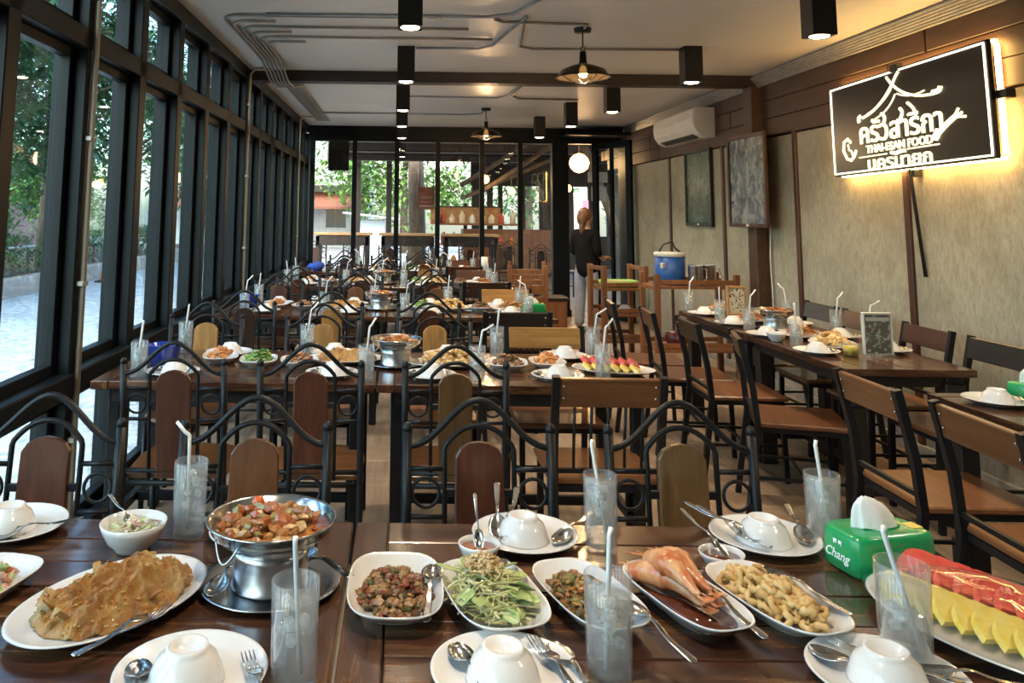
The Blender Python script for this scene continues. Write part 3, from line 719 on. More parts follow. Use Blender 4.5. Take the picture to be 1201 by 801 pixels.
SAUCE = M('red_sauce', (.30, .07, .012), .15, 0, (.42, .14, .03), 40, coat=.6)
DKSAUCE = M('dark_brown_sauce', (.10, .022, .010), .12, 0, (.16, .05, .02), 30, coat=.6)
BROTH = M('orange_broth', (.42, .13, .025), .10, 0, (.55, .22, .05), 26, coat=.7)
PRAWN = M('grilled_prawn_shell', (.50, .12, .03), .30, 0, (.66, .36, .17), 34, bump=.3, bs=90, coat=.3)
SQUID = M('fried_squid', (.64, .46, .20), .42, 0, (.50, .29, .09), 36, bump=.4, bs=130)
MELON = M('watermelon_flesh', (.66, .075, .055), .30, 0, (.72, .14, .10), 40, bump=.15, bs=150, coat=.3)
PINE = M('pineapple_flesh', (.78, .60, .10), .35, 0, (.80, .68, .22), 34, bump=.25, bs=110, coat=.2)
t = NT('fried_fish_skin'); v = t.coords((1, 1, 1), False); n1 = t.noise(v, 16, 5, .6, .5); n2 = t.noise(v, 95, 7, .75, .6); n3 = t.noise(v, 9, 3)
c = t.ramp(n1, [(.10, .03, .005), (.38, .135, .018), (.54, .24, .04), (.62, .44, .18)], [.30, .42, .54, .68])
c = t.mix(t.ramp(n2, [(0, 0, 0), (.85, .85, .85)], [.48, .62]), c, (.42, .28, .10)); c = t.mix(t.ramp(n3, [(0, 0, 0), (.6, .6, .6)], [.55, .75]), c, (.36, .15, .03))
t.set(**{'Base Color': c, 'Roughness': .33, 'Coat Weight': .25}); t.bump(n2, 1.0, .008); FISH = t.m
def pile(mb, n, a, b, h, s0, s1, seed, z=0, flat=.8, sub=1, ang=0, cx=0, cy=0, pw=.5):
    q = random.Random(seed)
    for i in range(n):
        r = sqrt(q.random()); th = q.random()*2*pi; x, y = a*r*cos(th), b*r*sin(th)
        zz = z+h*(1-r**2)*(q.random()**pw); s = q.uniform(s0, s1)
        rot = Matrix.Rotation(q.random()*6.3, 3, 'Z') @ Matrix.Rotation(q.uniform(-.9, .9), 3, 'X')
        mb.blob((cx+x*cos(ang)-y*sin(ang), cy+x*sin(ang)+y*cos(ang), zz+s*.4), (s, s*q.uniform(.5, .95), s*flat*q.uniform(.5, 1)), i+seed, .4, rot, 0, False, sub)
    return mb
def strands(mb, n, a, b, h, L, r, seed, z=0):
    q = random.Random(seed)
    for i in range(n):
        rr = sqrt(q.random())*.85; th = q.random()*2*pi; x, y = a*rr*cos(th), b*rr*sin(th); d = q.random()*pi
        l = L*q.uniform(.6, 1.2); zz = z+h*(1-rr*rr)*q.uniform(.3, 1); cv = q.uniform(-.01, .012); tz = q.uniform(-.25, .25)
        pts = [(x+cos(d)*l*t-sin(d)*cv*(1-4*t*t), y+sin(d)*l*t+cos(d)*cv*(1-4*t*t), max(z+.002, zz+tz*l*t-.10*l*4*t*t*.25)) for t in (-.5, -.17, .17, .5)]
        mb.tube(pts, r, 4)
    return mb
def leaf_mesh(L, W, curl=.25, fold=.2, seed=0):
    mb = MB(); n = 8; vs = []; q = random.Random(seed)
    for i in range(n+1):
        t = i/n; w = W*.5*sin(pi*min(1, t*.93+.07))**.8; wob = q.uniform(-.002, .002)
        for u in (-1, -.5, 0, .5, 1): vs.append((t*L, u*w, curl*L*t*t*.6+abs(u)*fold*w+wob*abs(u)))
    m = len(vs); vs += [(x, y, z-.0012) for x, y, z in vs]; fs = []
    for i in range(n):
        for j in range(4):
            a = i*5+j; fs.append((a, a+1, a+6, a+5)); fs.append((m+a, m+a+5, m+a+6, m+a+1))
        a = i*5; fs.append((a, a+5, m+a+5, m+a)); a += 4; fs.append((a, m+a, m+a+5, a+5))
    return mb.add(vs, fs, 0, True)
def fish_mesh(a, b, seed=3):
    mb = MB(); nr, na = 44, 150; vs = []
    def hgt(x, y, r):
        u, w = x/a, y/b
        h = .030*exp(-((w-.45)/.28)**2-(u*.55)**2)+.036*exp(-((w+.42)/.30)**2-((u-.1)*.55)**2)+.014*exp(-((u-.62)/.22)**2)
        h += .016*exp(-((w-.02)/.06)**2)*(1 if u < .3 else .5)
        h += .017*noise.noise(Vector((x*22, y*34, seed)))+.009*(1-abs(noise.noise(Vector((x*38, y*60, seed+4)))*2.4))+.004*noise.noise(Vector((x*150, y*150, seed+7)))
        return max(0, h)*(1-r**6)+.008*(1-r**3)
    for i in range(nr+1):
        r = i/nr
        for j in range(na):
            th = 2*pi*j/na; k = 1+.09*noise.noise(Vector((cos(th)*2.2, sin(th)*2.2, seed)))+.06*noise.noise(Vector((cos(th)*9, sin(th)*9, seed+9)))
            if cos(th) > .75: k *= 1+.10*abs(sin(th*3))
            x, y = a*r*k*cos(th), b*r*k*sin(th); e = .028*max(0, noise.noise(Vector((cos(th)*7, sin(th)*7, seed+2))))*(r > .9)
            vs.append((x, y, .004+hgt(x, y, r)+e))
    fs = []
    for i in range(nr):
        for j in range(na):
            p, q = i*na+j, i*na+(j+1) % na; fs.append((p, q, q+na, p+na))
    m = len(vs); vs += [(x*.9, y*.9, 0) for x, y, z in vs[-na:]]; b0 = nr*na
    for j in range(na): fs.append((b0+j, b0+(j+1) % na, m+(j+1) % na, m+j))
    fs.append(tuple(m+j for j in range(na))[::-1])
    return mb.add(vs, fs, 0, True)
def prawn_mesh(L=.15, seed=0):
    mb = MB(); q = random.Random(seed); n = 34; pts = []; rr = []
    for i in range(n+1):
        t = i/n; z = .012+.016*sin(pi*min(1, t*1.1)); x = L*t; y = .018*sin(t*2.4+seed)
        base = .0205*(.55+.75*sin(pi*(.12+.80*t))) if t < .45 else .0205*(1.12-.95*(t-.45)/.55)
        seg = 1+.13*abs(sin((t-.42)*pi*11)) if t > .42 else 1.05+.04*sin(t*40)
        pts.append((x, y, z)); rr.append(max(.003, base*seg))
    mb.tube(pts, rr, 12, flat=.85)
    for k in range(0):
        t = .50+.08*k; i = int(t*n)
        for s in (-1, 1): mb.tube([pts[i], (pts[i][0]+.008, pts[i][1]+s*.017, .003)], [.004, .002], 5)
    for s in (-1, 1): mb.tube([(0, pts[0][1], .02), (-.015, s*.006, .022), (-.028, s*.010, .020)], [.0018, .0012, .0007], 4)
    for s in (-.5, 0, .5): mb.box((L+.010, pts[-1][1]+s*.012, pts[-1][2]-.002), (.026, .009, .003), .001, Matrix.Rotation(s*.6, 3, 'Z'))
    return mb
def squid_ring(seed):
    q = random.Random(seed); r = q.uniform(.0095, .0145); n = 14; h = q.uniform(.008, .0115)
    return MB().tube([(r*cos(2*pi*i/n)*(1+.15*sin(i*2.1+seed)), r*.85*sin(2*pi*i/n), .002*sin(i*3+seed)) for i in range(n)], [h*(.62+.16*sin(i*1.7+seed)) for i in range(n)], 8, True)
def pot_parts(o):
    MB().lathe([(.0, 0), (.118, .0), (.135, .010), (.139, .0125), (.136, .0145), (.115, .004), (0, .004)], 48).build('tray', STEEL, o)
    MB().lathe([(.0, .0045), (.074, .0045), (.076, .008), (.073, .012), (.071, .060), (.074, .072), (0, .072)], 40).build('stand', BRUSHED, o)
    MB().lathe([(0, .068), (.066, .070), (.078, .076), (.100, .092), (.117, .107), (.121, .122), (.1265, .1235), (.127, .126), (.1255, .1275), (.119, .125), (.114, .108), (.098, .096), (.070, .084), (0, .082)], 56).build('bowl', STEEL, o)
    for s in (-1, 1):
        pts = [(s*.118, -.030+.060*i/12, .113-.034*sin(pi*i/12)) for i in range(13)]; pts = [(p[0]+s*.010*sin(pi*i/12), p[1], p[2]) for i, p in enumerate(pts)]
        MB().tube(pts, .0022, 6).build('handle', STEEL, o)
    return o
def pot(label, loc, rz, rich=True):
    o = pot_parts(thing('hot_pot', label, 'pot', loc, rz))
    MB().lathe([(0, .108), (.1125, .108), (.110, .104), (0, .104)], 40).build('broth', BROTH, o); return o
PLATE = plate_mesh(.1175, .1175); SPOON = cutlery_mesh(); FORK = cutlery_mesh(True); BOWLU = bowl_up_mesh()
P0 = [None]; B0 = [None]; S0 = [None]; F0 = [None]
def inst(store, name, mb, mat, label, cat, loc, rot=(0, 0, 0), group=None):
    if store[0] is None:
        o = mb.build(name, mat); store[0] = o
    else:
        o = store[0].copy(); COL.objects.link(o)
        for k in ('group',):
            if k in o: del o[k]
    o.location = loc; o.rotation_euler = rot; return tag(o, label, cat, group)
def plate(label, x, y, z=TZ): return inst(P0, 'plate', PLATE, PORC, label, 'plate', (x, y, z))
def ubowl(label, x, y, z=TZ): return inst(B0, 'rice_bowl', BOWLU, PORC, label, 'bowl', (x, y, z+.0085))
def spoon(label, x, y, z, rz, pitch=.0, roll=0): return inst(S0, 'spoon', SPOON, STEEL, label, 'spoon', (x, y, z), (roll, pitch, rz))
def fork(label, x, y, z, rz, pitch=.0, roll=0): return inst(F0, 'fork', FORK, STEEL, label, 'fork', (x, y, z), (roll, pitch, rz))
# ------------------------------------------------------------------ front tables: place settings
# name, x, y, spoon (x, y, angle, pitch), fork
ST = [('front setting second from the windows', -.315, 1.325, (-.455, 1.33, 90), (-.245, 1.385, -72)),
      ('front setting in the middle', .170, 1.335, (.100, 1.415, -82), (.245, 1.415, -68)),
      ('front setting at the right edge', .765, 1.340, (.665, 1.385, -62), (.735, 1.43, -52)),
      ('far setting beside the windows', -.865, 1.900, (-.80, 1.83, 130), None),
      ('far setting behind the hot pot', -.300, 1.880, None, None),
      ('far setting in the middle', .282, 1.878, (.222, 1.85, 100), (.375, 1.93, 215)),
      ('far setting beside the tissue box', .817, 1.882, (.93, 1.83, 100), (.80, 1.85, 118))]
for nm, x, y, sp_, fk_ in ST:
    plate('round white plate with a bowl upturned on it, %s' % nm, x, y)
    ubowl('white rice bowl upturned on its plate, %s' % nm, x-.005, y-.008)
spoon('steel spoon beside the upturned bowl, front setting second from the windows', -.405, 1.36, TZ+.008, radians(-75))
fork('steel fork right of the upturned bowl, front setting second from the windows', -.238, 1.372, TZ+.010, radians(-68), .02)
spoon('steel spoon left of the upturned bowl, front setting in the middle', .095, 1.405, TZ+.016, radians(-74), .04)
fork('steel fork on the right plate rim, front setting in the middle', .225, 1.425, TZ+.013, radians(-72), .03)
spoon('steel spoon beside the fork, front setting in the middle', .256, 1.415, TZ+.013, radians(-76), .03)
spoon('steel spoon left of the upturned bowl, front setting at the right edge', .680, 1.415, TZ+.014, radians(-60), .03)
fork('steel fork above the upturned bowl, front setting at the right edge', .715, 1.425, TZ+.016, radians(-38), .03)
spoon('steel spoon pointing right, front setting at the right edge', .800, 1.345, TZ+.016, radians(-18), .0)
spoon('steel spoon lying in front of the bowl, far setting beside the windows', -.875, 1.815, TZ+.010, radians(28), -.06)
spoon('steel spoon with its handle up, far setting in the middle', .218, 1.842, TZ+.014, radians(84), -.30)
fork('steel fork with its handle up, far setting in the middle', .240, 1.835, TZ+.014, radians(76), -.26)
spoon('steel spoon right of the upturned bowl, far setting in the middle', .340, 1.825, TZ+.012, radians(52), -.05)
spoon('steel spoon left of the upturned bowl, far setting beside the tissue box', .800, 1.815, TZ+.012, radians(124), -.16)
fork('steel fork left of the upturned bowl, far setting beside the tissue box', .775, 1.825, TZ+.014, radians(122), -.16)
spoon('steel spoon right of the upturned bowl, far setting beside the tissue box', .890, 1.835, TZ+.012, radians(78), -.10)
# glasses of iced water on the front tables
GL = [('beside the white slaw bowl', -.467, 1.889, .037, .160, .86, (.02, .045, .7, 200)), ('in front of the hot pot', -.158, 1.330, .0375, .150, .80, (-.10, .008, .1, 60)),
      ('in front of the stir-fried mince', .334, 1.350, .0375, .155, .80, (.05, .012, .3, 20)), ('behind the prawn dish', .441, 1.835, .0365, .158, .90, (-.16, .01, .2, 10)),
      ('behind the green tissue box', .951, 1.885, .0375, .150, .90, (-.14, .012, .2, 15)), ('beside the fruit platter', .826, 1.392, .041, .160, .80, (-.30, .010, .1, 10))]
for k, (nm, x, y, r, h, lv, (tl, bd, hd, az)) in enumerate(GL):
    make_glass('tall glass of iced water %s' % nm, (x, y, TZ), lv, r, h, k+3)
    one('straw', straw_mesh(.212+.01*(k == 3), max(bd, .004), tl, hd), STRAW, 'white straw in the tall water glass %s' % nm, 'straw', (x-tl*.10, y, TZ), radians(az))
# ------------------------------------------------------------------ front tables: dishes
one('oval_plate', plate_mesh(.196, .128, .022, 2.1, 64), PORC, 'large oval white plate under the fried fish', 'plate', (-.517, 1.552, TZ), radians(58))
fm_ = fish_mesh(.150, .104); ff = one('fried_fish', fm_, FISH, 'golden deep-fried butterflied fish on the oval white plate', 'fish', (-.515, 1.555, TZ+.008), radians(58))
q = random.Random(3); cr = MB(); nv = 45*150
for k in range(260):
    i = int(q.random()**.6*nv*.99); p = fm_.v[i]; s_ = q.uniform(.0012, .0034)
    cr.blob((p[0], p[1], p[2]+.001), (s_*q.uniform(1, 2.2), s_, s_*.6), k, .5, Matrix.Rotation(q.random()*6, 3, 'Z'))
for k in range(9):      # curled fins and frilled batter at the rim
    a = q.random()*6.28; x, y = .150*.93*cos(a), .104*.93*sin(a)
    cr.tube([(x*.8, y*.8, .022), (x*.95, y*.95, .034+q.random()*.012), (x*1.03, y*1.03, .026+q.random()*.012)], [.011, .008, .003], 6, flat=.4)
cr = cr.build('batter_crumbs', island('fried_batter', [(.44, .24, .06), (.40, .18, .035), (.50, .32, .12), (.32, .12, .02), (.46, .28, .09)], .45, .4, 150), ff); cr['kind'] = 'stuff'
fork('steel fork on the plate rim at the near edge of the fried fish', -.395, 1.50, TZ+.020, radians(-126), .02)
one('side_dish', dish_mesh(.075, .105, .030), PORC, 'rounded white dish of chopped vegetables at the left edge', 'dish', (-.775, 1.600, TZ), radians(-14))
one('chopped_vegetables', pile(MB(), 60, .045, .07, .035, .008, .016, 5, .010), island('mixed_vegetables', [(.62, .16, .08), (.70, .50, .34), (.30, .42, .10), (.72, .60, .46), (.60, .30, .20)], .3, .3), 'red and green chopped vegetables in the dish at the left edge', 'food', (-.775, 1.60, TZ), 0, None, None, 'stuff')
one('small_bowl', bowl_mesh(.070, .056), PORC, 'white bowl of slaw on the front table by the windows', 'bowl', (-.567, 1.815, TZ))
sl = pile(strands(MB(), 70, .052, .052, .020, .04, .0022, 9, .036), 26, .045, .045, .02, .006, .012, 8, .036)
one('slaw', sl, COLES, 'pale vegetable slaw in the white bowl', 'food', (-.567, 1.815, TZ), 0, None, None, 'stuff')
spoon('steel spoon standing in the white slaw bowl', -.565, 1.812, TZ+.036, radians(140), -.42).scale = (.62, .6, .7)
hp = pot('steel hot pot on a tray, full of orange soup, on the front table', (-.247, 1.655, TZ), radians(56))
one('soup_filling', pile(MB(), 120, .098, .098, .026, .009, .020, 21, .103, .7), SOUPV, 'chunks of meat and vegetables heaped in the front hot pot', 'food', (-.247, 1.66, TZ), 0, None, None, 'stuff')
for k, (x, y) in enumerate([(-.287, 1.735)]):
    one('cherry_tomato', MB().blob((0, 0, 0), (.013, .013, .012), 1, .04, None, 0, True, 2), M('tomato_red', (.60, .10, .02), .2, coat=.4), 'round orange tomato floating at the back of the front hot pot', 'tomato', (x, y, TZ+.126))
ld = thing('ladle', 'steel ladle with black handle on the tray right of the hot pot', 'ladle', (-.178, 1.705, TZ+.016), radians(-42))
MB().lathe([(0, 0), (.02, .002), (.034, .010), (.038, .018), (.036, .018), (.03, .010), (0, .003)], 20).build('ladle_bowl', STEEL, ld, (-.028, 0, 0))
MB().tube([(.006, 0, .016), (.03, 0, .024), (.05, 0, .026)], .004, 6).build('neck', STEEL, ld)
MB().tube([(.045, 0, .026), (.085, 0, .020), (.115, 0, .014)], [.006, .0085, .008], 8, flat=.6).build('black_grip', BLACKPL, ld)
MB().tube([(.113, 0, .014), (.122, 0, .013)], .0075, 8, flat=.6).build('end_cap', STEEL, ld)
spoon('steel spoon lying on the hot pot tray, left of the stand', -.345, 1.57, TZ+.010, radians(80), -.02)
# larb
one('square_dish', dish_mesh(.089, .135, .036, 3.2), PORC, 'white rounded-square dish of minced meat, leftmost on the right front table', 'dish', (-.003, 1.585, TZ))
one('minced_meat', pile(MB(), 330, .066, .092, .040, .006, .013, 31, .010), LARB, 'spicy brown minced meat heaped in the leftmost square dish', 'food', (-.004, 1.588, TZ), 0, None, None, 'stuff')
spoon('steel serving spoon on the right rim of the minced meat dish', .070, 1.655, TZ+.034, radians(-96), .10)
# salad
one('square_dish', dish_mesh(.085, .140, .034, 3.2), PORC, 'white rounded dish of green salad, second on the right front table', 'dish', (.175, 1.565, TZ), radians(12))
sd = thing('green_salad', 'green salad of leaves, shreds and crushed peanuts in the second dish', 'food', (.172, 1.572, TZ), radians(12))
s_ = strands(MB(), 300, .068, .112, .060, .062, .0017, 41, .012).build('shredded_mango', STRAND, sd); s_['kind'] = 'stuff'
n_ = pile(MB(), 210, .036, .042, .022, .003, .0062, 44, .064, .8, 1, 0, -.006, .022).build('crushed_peanut', NUTM, sd); n_['kind'] = 'stuff'
q = random.Random(6)
for k, (x, y, a, l, w) in enumerate([(-.06, -.03, -2.2, .05, .035), (-.05, -.07, -1.9, .055, .03), (.03, -.01, -.6, .06, .045), (.045, .02, .2, .05, .04), (.03, -.04, -1.0, .055, .042), (.06, .06, .7, .045, .03), (-.06, .05, 2.4, .055, .03), (-.02, .09, 1.9, .05, .03), (.02, -.075, -1.5, .05, .035), (.055, -.05, -.9, .045, .03), (0, -.10, -1.3, .04, .03), (-.03, .10, 1.2, .05, .03)]):
    lf = leaf_mesh(l, w, .12, .25, k).build('leaf', LEAFM, sd, (x*.75, y*.85, .048 if k < 7 else .034), (q.uniform(-.5, .5), q.uniform(-.25, .35), a))
fork('dark steel serving fork under the near left side of the salad', .118, 1.50, TZ+.030, radians(60), -.05)
# stir-fried mince
one('square_dish', dish_mesh(.074, .140, .032, 3.2), PORC, 'white rounded dish of stir-fried mince, partly behind a water glass', 'dish', (.352, 1.572, TZ), radians(16))
one('stir_fried_mince', pile(MB(), 340, .054, .105, .036, .005, .010, 51, .009, .8, 1, radians(16)), STIR, 'stir-fried mince with herbs heaped behind the water glass', 'food', (.350, 1.580, TZ), 0, None, None, 'stuff')
spoon('steel serving spoon at the right of the stir-fried mince', .405, 1.53, TZ+.030, radians(-70), .08)
# prawns
one('square_dish', dish_mesh(.070, .142, .032, 3.2), PORC, 'white rounded dish of large prawns in dark sauce', 'dish', (.530, 1.572, TZ), radians(18))
one('dark_sauce', MB().lathe([(0, .008), (.9, .008), (1, .013), (0, .0135)], 32, ell=(.052, .118, 3)), DKSAUCE, 'dark red-brown sauce pooled under the prawns', 'sauce', (.530, 1.572, TZ), radians(18), None, None, 'stuff')
for k, (x, y, z, a, L) in enumerate([(.462, 1.668, .016, -62, .165), (.497, 1.700, .020, -63, .170), (.480, 1.655, .040, -60, .150), (.525, 1.690, .034, -66, .150)]):
    one('prawn', prawn_mesh(L, k), PRAWN, 'large orange grilled prawn in its shell, %s in the prawn dish' % ['lowest on the left', 'lowest on the right', 'uppermost on the left', 'uppermost on the right'][k], 'prawn', (x, y, TZ+z), radians(a))
spoon('steel serving spoon leaning out of the prawn dish', .560, 1.600, TZ+.032, radians(-74), .07)
# squid
one('square_dish', dish_mesh(.078, .145, .032, 3.0), PORC, 'white rounded dish of fried squid, rightmost on the front table', 'dish', (.695, 1.568, TZ), radians(17))
q = random.Random(12)
for k in range(58):
    r = sqrt((k+.5)/58); th = k*2.399; x, y = .053*r*cos(th), .112*r*sin(th); a = radians(17)
    one('squid_ring', squid_ring(k), SQUID, 'golden fried squid ring heaped in the rightmost white dish', 'squid', (.690+x*cos(a)-y*sin(a), 1.572+x*sin(a)+y*cos(a), TZ+.020+.030*(1-r*r)+q.uniform(-.004, .008)), 0, 'fried squid rings in the rightmost dish', (q.uniform(-.9, .9), q.uniform(-.9, .9), q.random()*6))
spoon('steel serving spoon on the right side of the fried squid', .715, 1.660, TZ+.036, radians(-66), .06)
# sauces
one('sauce_bowl', bowl_mesh(.044, .040, .6), PORC, 'small white bowl of red sauce behind the salad', 'bowl', (.170, 1.765, TZ))
one('red_sauce', MB().lathe([(0, .026), (.035, .026), (.037, .030), (0, .0305)], 24), SAUCE, 'orange-red sauce in the small white bowl behind the salad', 'sauce', (.170, 1.765, TZ), 0, None, None, 'stuff')
spoon('steel spoon standing in the red sauce bowl', .170, 1.758, TZ+.026, radians(92), -.80).scale = (.62, .55, .7)
one('sauce_bowl', bowl_mesh(.046, .030, .6), PORC, 'small shallow white bowl of dark sauce behind the squid', 'bowl', (.672, 1.758, TZ))
one('dark_sauce', MB().lathe([(0, .018), (.036, .018), (.038, .021), (0, .0215)], 24), DKSAUCE, 'dark sauce in the shallow white bowl behind the squid', 'sauce', (.672, 1.758, TZ), 0, None, None, 'stuff')
spoon('steel spoon leaning in the dark sauce bowl', .680, 1.750, TZ+.020, radians(118), -.42).scale = (.72, .6, .7)
# tissue box
GREEN = M('green_plastic', (.012, .27, .085), .25, 0, (.015, .32, .10), 5, coat=.3)
PAPER = M('tissue_paper', (.80, .82, .80), .8, 0, (.74, .77, .76), 18, bump=.2, bs=60)
def tissue_mesh(s=1, seed=0):
    mb = MB(); vs = []; n = 26; R_ = [(.050, .022, 0, .002), (.047, .020, -.002, .016), (.040, .017, -.007, .032), (.030, .013, -.013, .046), (.018, .009, -.019, .056), (.007, .005, -.022, .061)]
    for i, (a, b, dx, z) in enumerate(R_):
        for j in range(n):
            th = 2*pi*j/n; k = 1+.22*noise.noise(Vector((cos(th)*2.6, sin(th)*2.6, i*.25+seed)))+.10*sin(th*7+i*.4)
            vs.append((s*(dx+a*k*cos(th)), s*b*k*sin(th), s*(z+.006*noise.noise(Vector((cos(th)*2, sin(th)*2, i*.6+5))))))
    fs = [(i*n+j, i*n+(j+1) % n, (i+1)*n+(j+1) % n, (i+1)*n+j) for i in range(len(R_)-1) for j in range(n)]; fs.append(tuple((len(R_)-1)*n+j for j in range(n)))
    return mb.add(vs, fs, 0, True)
def tissue_box(label, loc, rz, lettering=False, s=1):
    o = thing('tissue_box', label, 'tissue box', loc, rz)
    vs = []; prof = [(.93, 0), (.98, .006), (1.0, .03), (.97, .068), (.93, .078), (.85, .081)]
    b = MB().lathe([(0, 0)]+[(r, z*s) for r, z in prof]+[(.5, .0815*s), (0, .0815*s)], 40, ell=(.100*s, .058*s, 6.0)).build('case', GREEN, o)
    MB().lathe([(.9, .0810*s), (1, .0835*s), (.9, .0835*s), (.55, .082*s)], 24, ell=(.050*s, .022*s, 2)).build('slot_rim', GREEN, o)
    tissue_mesh(s).build('tissue', PAPER, o, (-.006, 0, .080*s))
    MB().box((.075*s, -.01*s, .0815*s), (.026*s, .03*s, .002)).build('yellow_label', M('yellow_print', (.75, .55, .12), .5), o)
    if lettering:
        Mx = Matrix(((0, 0, -1, -.0995), (-1, 0, 0, .004), (0, 1, 0, .032), (0, 0, 0, 1)))
        wh = M('white_print', (.85, .88, .86), .5)
        text_mesh('Chang', .026, 'lettering', wh, o, Mx, .0006, .35)
        el = MB()
        for sy in (-1, 1): el.box((-.0992, sy*.007, .058), (.0015, .009, .006), .0005).box((-.0992, sy*.0035, .0565), (.0015, .003, .007), .0005).box((-.0992, sy*.010, .054), (.0015, .002, .004))
        el.build('twin_emblem', wh, o)
    return o
tissue_box('green plastic tissue box with white lettering on the front table', (1.005, 1.768, TZ), radians(12), True)
# fruit platter
fp = one('oval_plate', plate_mesh(.235, .155, .024, 2.0, 64), PORC, 'oval white platter of sliced fruit at the right edge', 'plate', (1.055, 1.475, TZ), radians(118))
def wedge(R_, t, a0, a1, n=8, r0=0.0):
    pts = [(R_*cos(a0+(a1-a0)*i/n), R_*sin(a0+(a1-a0)*i/n)) for i in range(n+1)]
    inn = [(r0*cos(a1+(a0-a1)*i/n), r0*sin(a1+(a0-a1)*i/n)) for i in range(n+1)] if r0 > 0 else [(0, 0)]
    return MB().prism(pts+inn, 2, 0, t)
ax = Vector((cos(radians(118)), sin(radians(118)))); pr = Vector((-ax.y, ax.x))
NTH = ['first', 'second', 'third', 'fourth', 'fifth', 'sixth', 'seventh', 'eighth', 'ninth']
for k in range(9):
    c = Vector((1.045, 1.475))+ax*(.135-.032*k)+pr*.035
    one('pineapple_slice', wedge(.058, .012, -.3, 2.9, 10, .012), PINE, 'yellow pineapple slice on the front fruit platter, %s from its far end' % NTH[k], 'fruit', (c.x, c.y, TZ+.016), 0, 'pineapple slices on the front fruit platter', (radians(32), 0, radians(28)))
for k in range(9):
    c = Vector((1.055, 1.475))+ax*(.150-.034*k)-pr*.058
    one('watermelon_slice', wedge(.075, .016, .25, 2.5, 8), MELON, 'red watermelon slice on the front fruit platter, %s from its far end' % NTH[k], 'fruit', (c.x, c.y, TZ+.014), 0, 'watermelon slices on the front fruit platter', (radians(36), 0, radians(28)))
wr_ = MB(); n = 28; vs = []
for i in range(9):
    r = i/8
    for j in range(n):
        th = 2*pi*j/n; x, y = .240*r*cos(th), .160*r*sin(th)
        vs.append((x, y, .027+.048*(1-r**4)+.004*noise.noise(Vector((x*40, y*40, 2)))*(r < 1)))
fs = [(i*n+j, i*n+(j+1) % n, (i+1)*n+(j+1) % n, (i+1)*n+j) for i in range(8) for j in range(n)]
one('cling_film', wr_.add(vs, fs, 0, True), pane_mat('cling_film', (.97, .98, .98), .9), 'clear cling film stretched over the fruit platter', 'film', (1.055, 1.475, TZ), radians(118))
# ------------------------------------------------------------------ further table rows
FAR = ['', 'second', 'third', 'fourth', 'fifth']
PT = {}
def proto(key, mk):
    if key not in PT: PT[key] = mk(); return PT[key], True
    return PT[key], False
def put(key, mk, name, mat, label, cat, loc, rz=0, group=None, kind=None):
    """one mesh thing, sharing its mesh with the earlier ones of the same key"""
    if key not in PT:
        o = mk().build(name, mat); PT[key] = o.data
    else:
        o = bpy.data.objects.new(name, PT[key]); COL.objects.link(o)
    o.location = loc; o.rotation_euler = rz if isinstance(rz, tuple) else (0, 0, rz)
    return tag(o, label, cat, group, kind)
glass_src = [None]
def glass(label, x, y, z=TZ, lv=0):
    if glass_src[0] is None: glass_src[0] = make_glass(label, (x, y, z), .8, .0365, .152, 77); return glass_src[0]
    return dup(glass_src[0], (x, y, z), rnd.random()*6, label)
def straw(label, x, y, az, z=TZ, kind=0):
    k = ('straw', kind)
    return put(k, lambda: straw_mesh(*[(.222, .055, .13, .75), (.228, .012, .10, .2), (.215, .06, .16, 1.0)][kind], r=.0046), 'straw', STRAW, label, 'straw', (x-.012*cos(az), y-.012*sin(az), z), az)
def dishset(r, key, x, y, where, z=TZ, rz=0):
    D = {'orange': ('dish', lambda: dish_mesh(.085, .105, .033, 3.2), 'fried_pieces', ORANGEF, lambda: pile(MB(), 34, .058, .075, .040, .015, .024, 61, .012), 'orange fried pieces', 'white dish of orange fried pieces'),
         'salad': ('dish', lambda: dish_mesh(.088, .115, .033, 3.2), 'salad', LEAFM, lambda: pile(strands(MB(), 70, .066, .085, .04, .06, .0028, 63, .014), 60, .062, .08, .050, .010, .022, 64, .014, .3), 'green leafy salad', 'white dish of green salad'),
         'brown': ('dish', lambda: dish_mesh(.09, .105, .033, 3.2), 'grilled_meat', BROWNF, lambda: pile(MB(), 70, .062, .072, .040, .011, .020, 65, .012, .5), 'sliced brown grilled meat', 'white dish of brown grilled meat'),
         'fish': ('oval', lambda: plate_mesh(.20, .125, .022, 2.1, 48), 'fried_fish', FISH, lambda: fish_mesh(.150, .092, 8), 'golden fried fish', 'oval white plate under a golden fried fish'),
         'mixed': ('oval', lambda: plate_mesh(.20, .125, .022, 2.1, 48), 'mixed_platter_food', FRIED, lambda: pile(MB(), 90, .125, .075, .060, .014, .028, 66, .010), 'golden fried pieces with garnish', 'oval white plate of golden fried pieces'),
         'stir': ('dish', lambda: dish_mesh(.095, .115, .033, 3.2), 'stir_fried_mince', LARB, lambda: pile(MB(), 130, .070, .085, .040, .008, .015, 67, .012), 'dark stir-fried mince', 'white dish of dark stir-fried mince'),
         'noodle': ('oval', lambda: plate_mesh(.19, .13, .022, 2.1, 48), 'noodle_salad', SOUPV, lambda: pile(strands(MB(), 90, .11, .08, .05, .07, .003, 69, .012), 50, .10, .07, .045, .008, .018, 70, .012), 'orange noodle salad', 'oval white plate of orange noodle salad')}
    pk, pm, fn, fm, fmk, fl_, plb = D[key]
    put(('dish', key), pm, 'serving_plate', PORC, '%s, %s' % (plb, where), 'plate', (x, y, z), rz)
    put(('food', key), fmk, fn, fm, '%s heaped on its white plate, %s' % (fl_, where), 'food', (x, y, z+.008), rz, None, None if key == 'fish' else 'stuff')
pot_src = [None]
